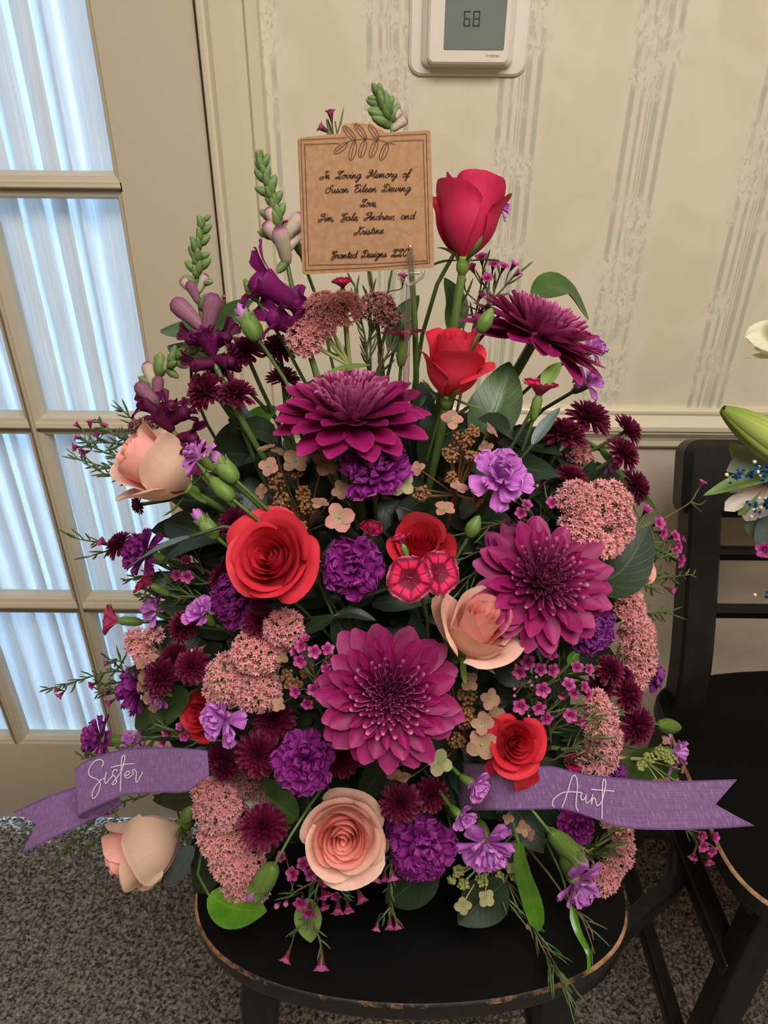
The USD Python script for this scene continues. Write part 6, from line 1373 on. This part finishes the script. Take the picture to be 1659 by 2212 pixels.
def band(top, bot, Yt, n=60, m=10, notch=0.0, notch0=0.0):
    """A ribbon between two px edge lines; Yt(u) its distance."""
    def resample(p):
        p = catmull(p, 8) if len(p) > 2 else np.array(p, float); s = np.concatenate([[0], np.cumsum(np.linalg.norm(np.diff(p, axis=0), axis=1))]); s /= s[-1]
        return lambda u: np.stack([np.interp(u, s, p[:, 0]), np.interp(u, s, p[:, 1])], -1)
    T, B_ = resample(top), resample(bot)
    V, UV = [], []
    for i in range(n + 1):
        for j in range(m + 1):
            v = j / m
            u = i / n
            uu = u * (1 - notch * (1 - abs(2 * v - 1))) if notch else u
            q = T(uu) * (1 - v) + B_(uu) * v
            V.append(PT(q[0], q[1], Yt(uu))); UV.append((uu, v))
    j, i = np.meshgrid(np.arange(n), np.arange(m), indexing='ij'); a = (j * (m + 1) + i).ravel()
    q = np.stack([a, a + 1, a + m + 2, a + m + 1], 1)
    return np.array(V), np.vstack([q[:, [0, 1, 2]], q[:, [0, 2, 3]]]), np.array(UV)
YL = lambda x: .412 + .020 * ((440 - x) / 270) ** 2 + .006 * math.sin((x - 165) / 60)
lt = [(448, 1622), (439, 1620), (400, 1616), (345, 1614), (276, 1617), (219, 1630), (184, 1644), (164, 1659)]
lb = [(452, 1676), (432, 1690), (401, 1711), (345, 1713), (276, 1717), (238, 1730), (200, 1747), (172, 1761)]
sis = thing('ribbon', 'purple linen ribbon at left printed Sister in white script', 'ribbon', (0, 0, 0))
xs_ = lambda u: np.interp(u, np.linspace(0, 1, 8), [p[0] for p in lt])
put('ribbon_band', band(lt, lb, lambda u: YL(float(np.interp(u, [0, 1], [448, 165])))), 'ribbon_linen', sis)
y0_ = YL(165)
put('ribbon_fold', band([(164, 1659), (160, 1664), (168, 1668), (200, 1668), (240, 1676)], [(172, 1761), (169, 1766), (180, 1768), (208, 1762), (250, 1740)], lambda u: y0_ + .018 * math.sin(min(u * 2.2, 1) * PI / 2), 24), 'ribbon_linen', sis)
put('ribbon_tail', band([(250, 1662), (200, 1682), (164, 1699), (95, 1724), (28, 1755)], [(262, 1740), (216, 1764), (175, 1783), (110, 1813), (47, 1844)], lambda u: y0_ + .017 - .012 * u + .004 * math.sin(u * 7), 40, 12, notch=.19), 'ribbon_linen', sis)
Z1 = lambda P, ox, oy: [np.column_stack([ox + np.array(p)[:, 0] * .1085, oy + np.array(p)[:, 1] * .1085]) for p in P]
S1 = [[(550, 425), (582, 375), (570, 310), (520, 285), (440, 300), (350, 380), (297, 480), (290, 560), (330, 620), (420, 658), (490, 700), (522, 760), (510, 860), (465, 975), (400, 1055), (365, 1040), (362, 960), (398, 860), (460, 770), (530, 695), (610, 650)],
      [(645, 540), (625, 620), (612, 700), (632, 762), (680, 710), (770, 600)], [(857, 522), (852, 490), (812, 485), (772, 530), (780, 590), (832, 650), (846, 720), (812, 768), (765, 782), (768, 745), (850, 650), (930, 540)],
      [(923, 915), (928, 750), (934, 560), (943, 350), (958, 230), (990, 198), (1010, 235), (1000, 330), (962, 460), (930, 560)], [(740, 437), (900, 402), (1050, 375), (1180, 365)],
      [(1015, 600), (1075, 588), (1112, 550), (1082, 515), (1032, 540), (1008, 600), (1032, 640), (1085, 645), (1150, 600), (1182, 560), (1165, 510), (1190, 475), (1220, 500), (1242, 560), (1230, 660), (1238, 730), (1262, 720), (1312, 640), (1362, 540)]]
put('lettering', ink([catmull(q, 6) for q in Z1(S1, 160, 1610)], 2.3, lambda x, y: PT(x, y, YL(x) - .0012)), 'ribbon_print', sis)
YR = lambda x: .412 + .030 * max(0, (x - 1100) / 530) ** 2 + .006 * math.sin((x - 1000) / 75) + .075 * (max(0, 1085 - x) / 100) ** 2
rt_ = [(978, 1646), (1040, 1650), (1100, 1651), (1160, 1654), (1199, 1656), (1250, 1669), (1310, 1677), (1401, 1686), (1461, 1687), (1530, 1685), (1593, 1683)]
rb_ = [(990, 1752), (1050, 1751), (1100, 1750), (1160, 1749), (1211, 1748), (1250, 1757), (1295, 1773), (1340, 1788), (1431, 1793), (1551, 1790), (1631, 1784)]
aun = thing('ribbon', 'purple linen ribbon at right printed Aunt in white script', 'ribbon', (0, 0, 0))
# the end is cut in a V: distance from the px position itself
def band_px(top, bot, Yx, n, m, notch):
    V, F_, UV = band(top, bot, lambda u: .42, n, m, notch)
    W = []
    for p in V:
        d = p - EYE; x = np.dot(d, RT) / np.dot(d, FW) * FPX + PW / 2
        W.append(EYE + d * (Yx(x) / d[1]))
    return np.array(W), F_, UV
put('ribbon_band', band_px(rt_, rb_, YR, 70, 12, .105), 'ribbon_linen', aun)
A1 = [[(405, 870), (460, 740), (520, 550), (580, 340), (630, 235), (670, 238), (705, 330), (712, 500), (690, 700), (687, 850), (728, 938)],
      [(250, 865), (214, 800), (230, 720), (310, 640), (420, 575), (560, 557), (700, 565), (800, 577), (783, 640), (790, 710), (830, 716), (870, 670), (890, 610), (880, 680), (880, 750), (910, 777), (960, 740), (1000, 680), (1020, 605)],
      [(1020, 605), (1003, 700), (990, 805)], [(990, 805), (1015, 710), (1052, 678), (1078, 740), (1102, 830), (1150, 812), (1200, 740), (1235, 620), (1265, 480), (1277, 345), (1245, 312), (1220, 360), (1210, 520), (1205, 800), (1200, 1085)], [(990, 508), (1100, 520), (1250, 527), (1440, 543)]]
put('lettering', ink([catmull(q, 6) for q in Z1(A1, 1170, 1650)], 2.5, lambda x, y: PT(x, y, YR(x) - .0012)), 'ribbon_print', aun)

# ------------------------------------------------------------------ second arrangement at the right edge of the picture
VASE2 = np.array([.66, .62, .78])
def stem2(t, p, d, T, r=.002, m='stem_green'):
    h = np.linalg.norm(VASE2 - p)
    put('stem', tube(bez(p, p + d * h * .35, VASE2 + (p - VASE2) * .2 + [0, 0, .05], VASE2, 10) - T, np.linspace(r, r * 1.3, 10), 6), m, t)
pot2 = thing('flower_bowl', 'dark bowl of the second arrangement on the right stool, outside the view', 'bowl', (VASE2[0], VASE2[1], ZS))
put('bowl', lathe([(.001, .0005), (.06, .0005), (.07, .01), (.085, .07), (.08, .072), (.001, .066)], 24), 'pot_black', pot2)
petalmat('lily_bud', [(0, (166, 186, 84)), (.5, (186, 200, 104)), (1, (128, 150, 60))], veins=.2, vary=0, vs=(9, 1.2, 1), trans=.15)
A_, B_ = PT(1760, 1010, .70), PT(1561, 884, .72)
L = np.linalg.norm(B_ - A_); X, Y, Z = frame((B_ - A_) / L, .4)
lb_ = thing('lily_bud', 'large closed green lily bud at the right edge', 'lily', A_)
def bud_sector(az, half, k):
    def fn(s, t):
        R = .178 * np.sin(PI * np.clip(.10 + .87 * t ** .85, 0, 1)) ** .62 * (1 - .12 * t)
        r = R * (1 + k - .10 * np.abs(s) ** 3 + .05 * np.cos(s * 3.0)); th = az + s * half
        return r * np.cos(th), r * np.sin(th), t
    return grid(10, 18, fn)
for j in range(3):
    put('petal', moved(bud_sector(j * 2.094, 1.02, .03), X, Y, Z, np.zeros(3), L), 'lily_bud', lb_)
    put('petal', moved(bud_sector(j * 2.094 + 1.047, .62, -.05), X, Y, Z, np.zeros(3), L), 'lily_bud', lb_)
stem2(lb_, A_, -Z, A_, .003)
petalmat('white_petal', [(0, (226, 222, 180)), (1, (244, 238, 214))], veins=.06, vary=.04, trans=.3)
P_ = PT(1690, 750, .74)
wf = thing('white_flower', 'creamy white flower whose petals show at the right edge of the wall', 'flower', P_)
X, Y, Z = frame(img((-.1, .3, 1)), 0)
for (bx1, by1, tx1, ty1, w) in ((1716, 738, 1609, 728, 78), (1690, 768, 1613, 772, 16), (1716, 752, 1630, 752, 50), (1690, 745, 1665, 690, 60), (1692, 750, 1760, 720, 60), (1692, 756, 1750, 800, 60)):
    a, b = PT(bx1, by1, .74), PT(tx1, ty1, .725)
    d = b - a; l_ = np.linalg.norm(d); d /= l_; n_ = img((0, .2, 1)); s_ = np.cross(n_, d); s_ /= np.linalg.norm(s_); n_ = np.cross(d, s_)
    p = petal(1, px(w, a) / l_, 82, 98, cup=.2, shape='round', nu=8, nv=10, ruf=.03)
    v = p[0]; put('petal', (a - P_ + l_ * (v[:, :1] * d + v[:, 1:2] * s_ + v[:, 2:3] * n_), p[1], p[2]), 'white_petal', wf)
stem2(wf, P_ + [0, .004, -.004], img((.1, -.6, -.5)), P_)
def leaf2(label, pts, w, nrm, m, name='leaf', cat='leaf', Y0=.72, fold=.15, shape='leaf'):
    C = catmull([PT(p[0], p[1], Y0 + (p[2] if len(p) > 2 else 0)) for p in pts], 5); W = px(w, C[len(C) // 2]); N = img(nrm)
    seg = np.linspace(0, 1, len(C)); T = np.gradient(C, axis=0); T /= np.linalg.norm(T, axis=1, keepdims=True); S = np.cross(N, T); S /= np.linalg.norm(S, axis=1, keepdims=True); NN = np.cross(T, S)
    def fn(s, t):
        hw = W / 2 * WSHAPE[shape](t)
        return tuple(np.interp(t, seg, C[:, k]) + s * hw * np.interp(t, seg, S[:, k]) + fold * np.abs(s) * hw * np.interp(t, seg, NN[:, k]) for k in range(3))
    P, f, uv = grid(8, 14, fn); t = thing(name, label, cat, C[0])
    put('blade', (P - C[0], f, uv), m, t); put('midrib', tube(C - C[0] - NN * .0007, np.linspace(.0011, .0003, len(C)), 5), m, t)
    stem2(t, C[0], -T[0], C[0], .0014)
leaf2('broad sage grey leaf just under the lily bud', [(1720, 985), (1650, 985), (1570, 1018)], 84, (-.2, .4, .9), 'leaf_sage', 'eucalyptus_leaf', 'eucalyptus', .735)
leaf2('pale sage leaf standing up behind the broad one under the lily bud', [(1640, 1000), (1600, 985), (1574, 958)], 46, (-.3, .3, .9), 'leaf_pale', 'eucalyptus_leaf', 'eucalyptus', .75)
leaf2('sage leaf hanging at the right edge above the stool rail', [(1680, 1100), (1640, 1120), (1622, 1160)], 66, (-.4, .2, .9), 'leaf_sage', 'eucalyptus_leaf', 'eucalyptus', .73)
leaf2('narrow blue-grey leaf hanging lowest at the right edge', [(1672, 1100), (1652, 1150), (1646, 1206)], 44, (-.2, .2, .9), 'leaf_blue', 'eucalyptus_leaf', 'eucalyptus', .72)
leaf2('lance-shaped green leaf pointing left below the sage leaves', [(1690, 1020), (1610, 1036), (1520, 1070)], 40, (-.1, .5, .8), 'leaf_pale', 'lily_leaf', 'leaf', .715)
P_ = PT(1648, 1046, .73)
petalmat('alstro_petal', [(0, (196, 150, 140)), (.4, (222, 206, 196)), (1, (226, 218, 206))], veins=.12, vary=.05, trans=.3, vs=(22, 2, 1))
al_ = thing('alstroemeria', 'pale blush alstroemeria with its petals hanging at the right edge', 'alstroemeria', P_)
for (tx1, ty1, w, m) in ((1563, 1062, 24, 'alstro_petal'), (1564, 1104, 46, 'alstro_petal'), (1610, 1126, 52, 'alstro_petal'), (1594, 1114, 30, 'leaf_pale'), (1640, 1120, 46, 'alstro_petal')):
    b = PT(tx1, ty1, .715); d = b - P_; l_ = np.linalg.norm(d); d /= l_; n_ = img((-.2, .3, 1)); s_ = np.cross(n_, d); s_ /= np.linalg.norm(s_); n_ = np.cross(d, s_)
    p = petal(1, px(w, P_) / l_, 76, 104, cup=.3, shape='spoon', nu=6, nv=8, ruf=.02); v = p[0]
    put('petal', (l_ * (v[:, :1] * d + v[:, 1:2] * s_ + v[:, 2:3] * n_), p[1], p[2]), m, al_, label='green outer petal' if m == 'leaf_pale' else None)
stem2(al_, P_, img((.7, .3, -.2)), P_)
petalmat('blue_petal', [(0, (24, 60, 120)), (1, (40, 96, 170))], vary=.2)
plain('cream_bead', (230, 226, 190), .5)
def bluesprig(label, pts, n, seed):
    rng = np.random.default_rng(seed); C = catmull([PT(x, y, .70) for x, y in pts], 8)
    t = thing('blue_filler_flower', label, 'filler flower', C[0])
    put('stem', tube(C - C[0], .0008, 5), 'stem_green', t)
    fl, be = [], []
    ic = trimesh.creation.icosphere(1, .0022)
    for i in range(n):
        P = C[rng.integers(0, len(C))] - C[0] + rng.normal(0, .0055, 3); X, Y, Z = frame(img((rng.normal(0, .5), rng.normal(0, .5), 1)), rng.uniform(0, 6))
        if i % 6 == 0: be.append((np.array(ic.vertices) + P, np.array(ic.faces)))
        else: fl.append(moved(STARS[i % 10], X, Y, Z, P, .009))
    put('floret_cluster', join(fl), 'blue_petal', t, kind='stuff'); put('buds', join(be), 'cream_bead', t, kind='stuff')
    stem2(t, C[0], img((.7, .2, -.3)), C[0], .001)
bluesprig('blue filler flowers under the broad sage leaf', [(1690, 1015), (1640, 1016), (1572, 1030)], 46, 1)
bluesprig('blue filler flowers right of the alstroemeria', [(1690, 1080), (1660, 1084), (1625, 1094)], 40, 2)
bluesprig('single blue filler flower lowest at the right edge by the lower rail', [(1690, 1280), (1668, 1282), (1655, 1284)], 16, 3)
P_ = PT(1650, 1188, .70); s = px(40, P_); X, Y, Z = frame(img((-.6, -.1, .8)), .5)
wx = thing('waxflower', 'pink waxflower on the narrow blue-grey leaf at the right edge', 'waxflower', P_)
b = xf(numbered('floret', wx), X * s, Y * s, Z * s, (0, 0, 0)); pr = stage.GetPrimAtPath(b); pr.GetReferences().AddInternalReference('/World/Kinds/wax_flower'); pr.SetInstanceable(True)
stem2(wx, P_ - Z * s * .6, -Z, P_, .0008, 'stem_wood')
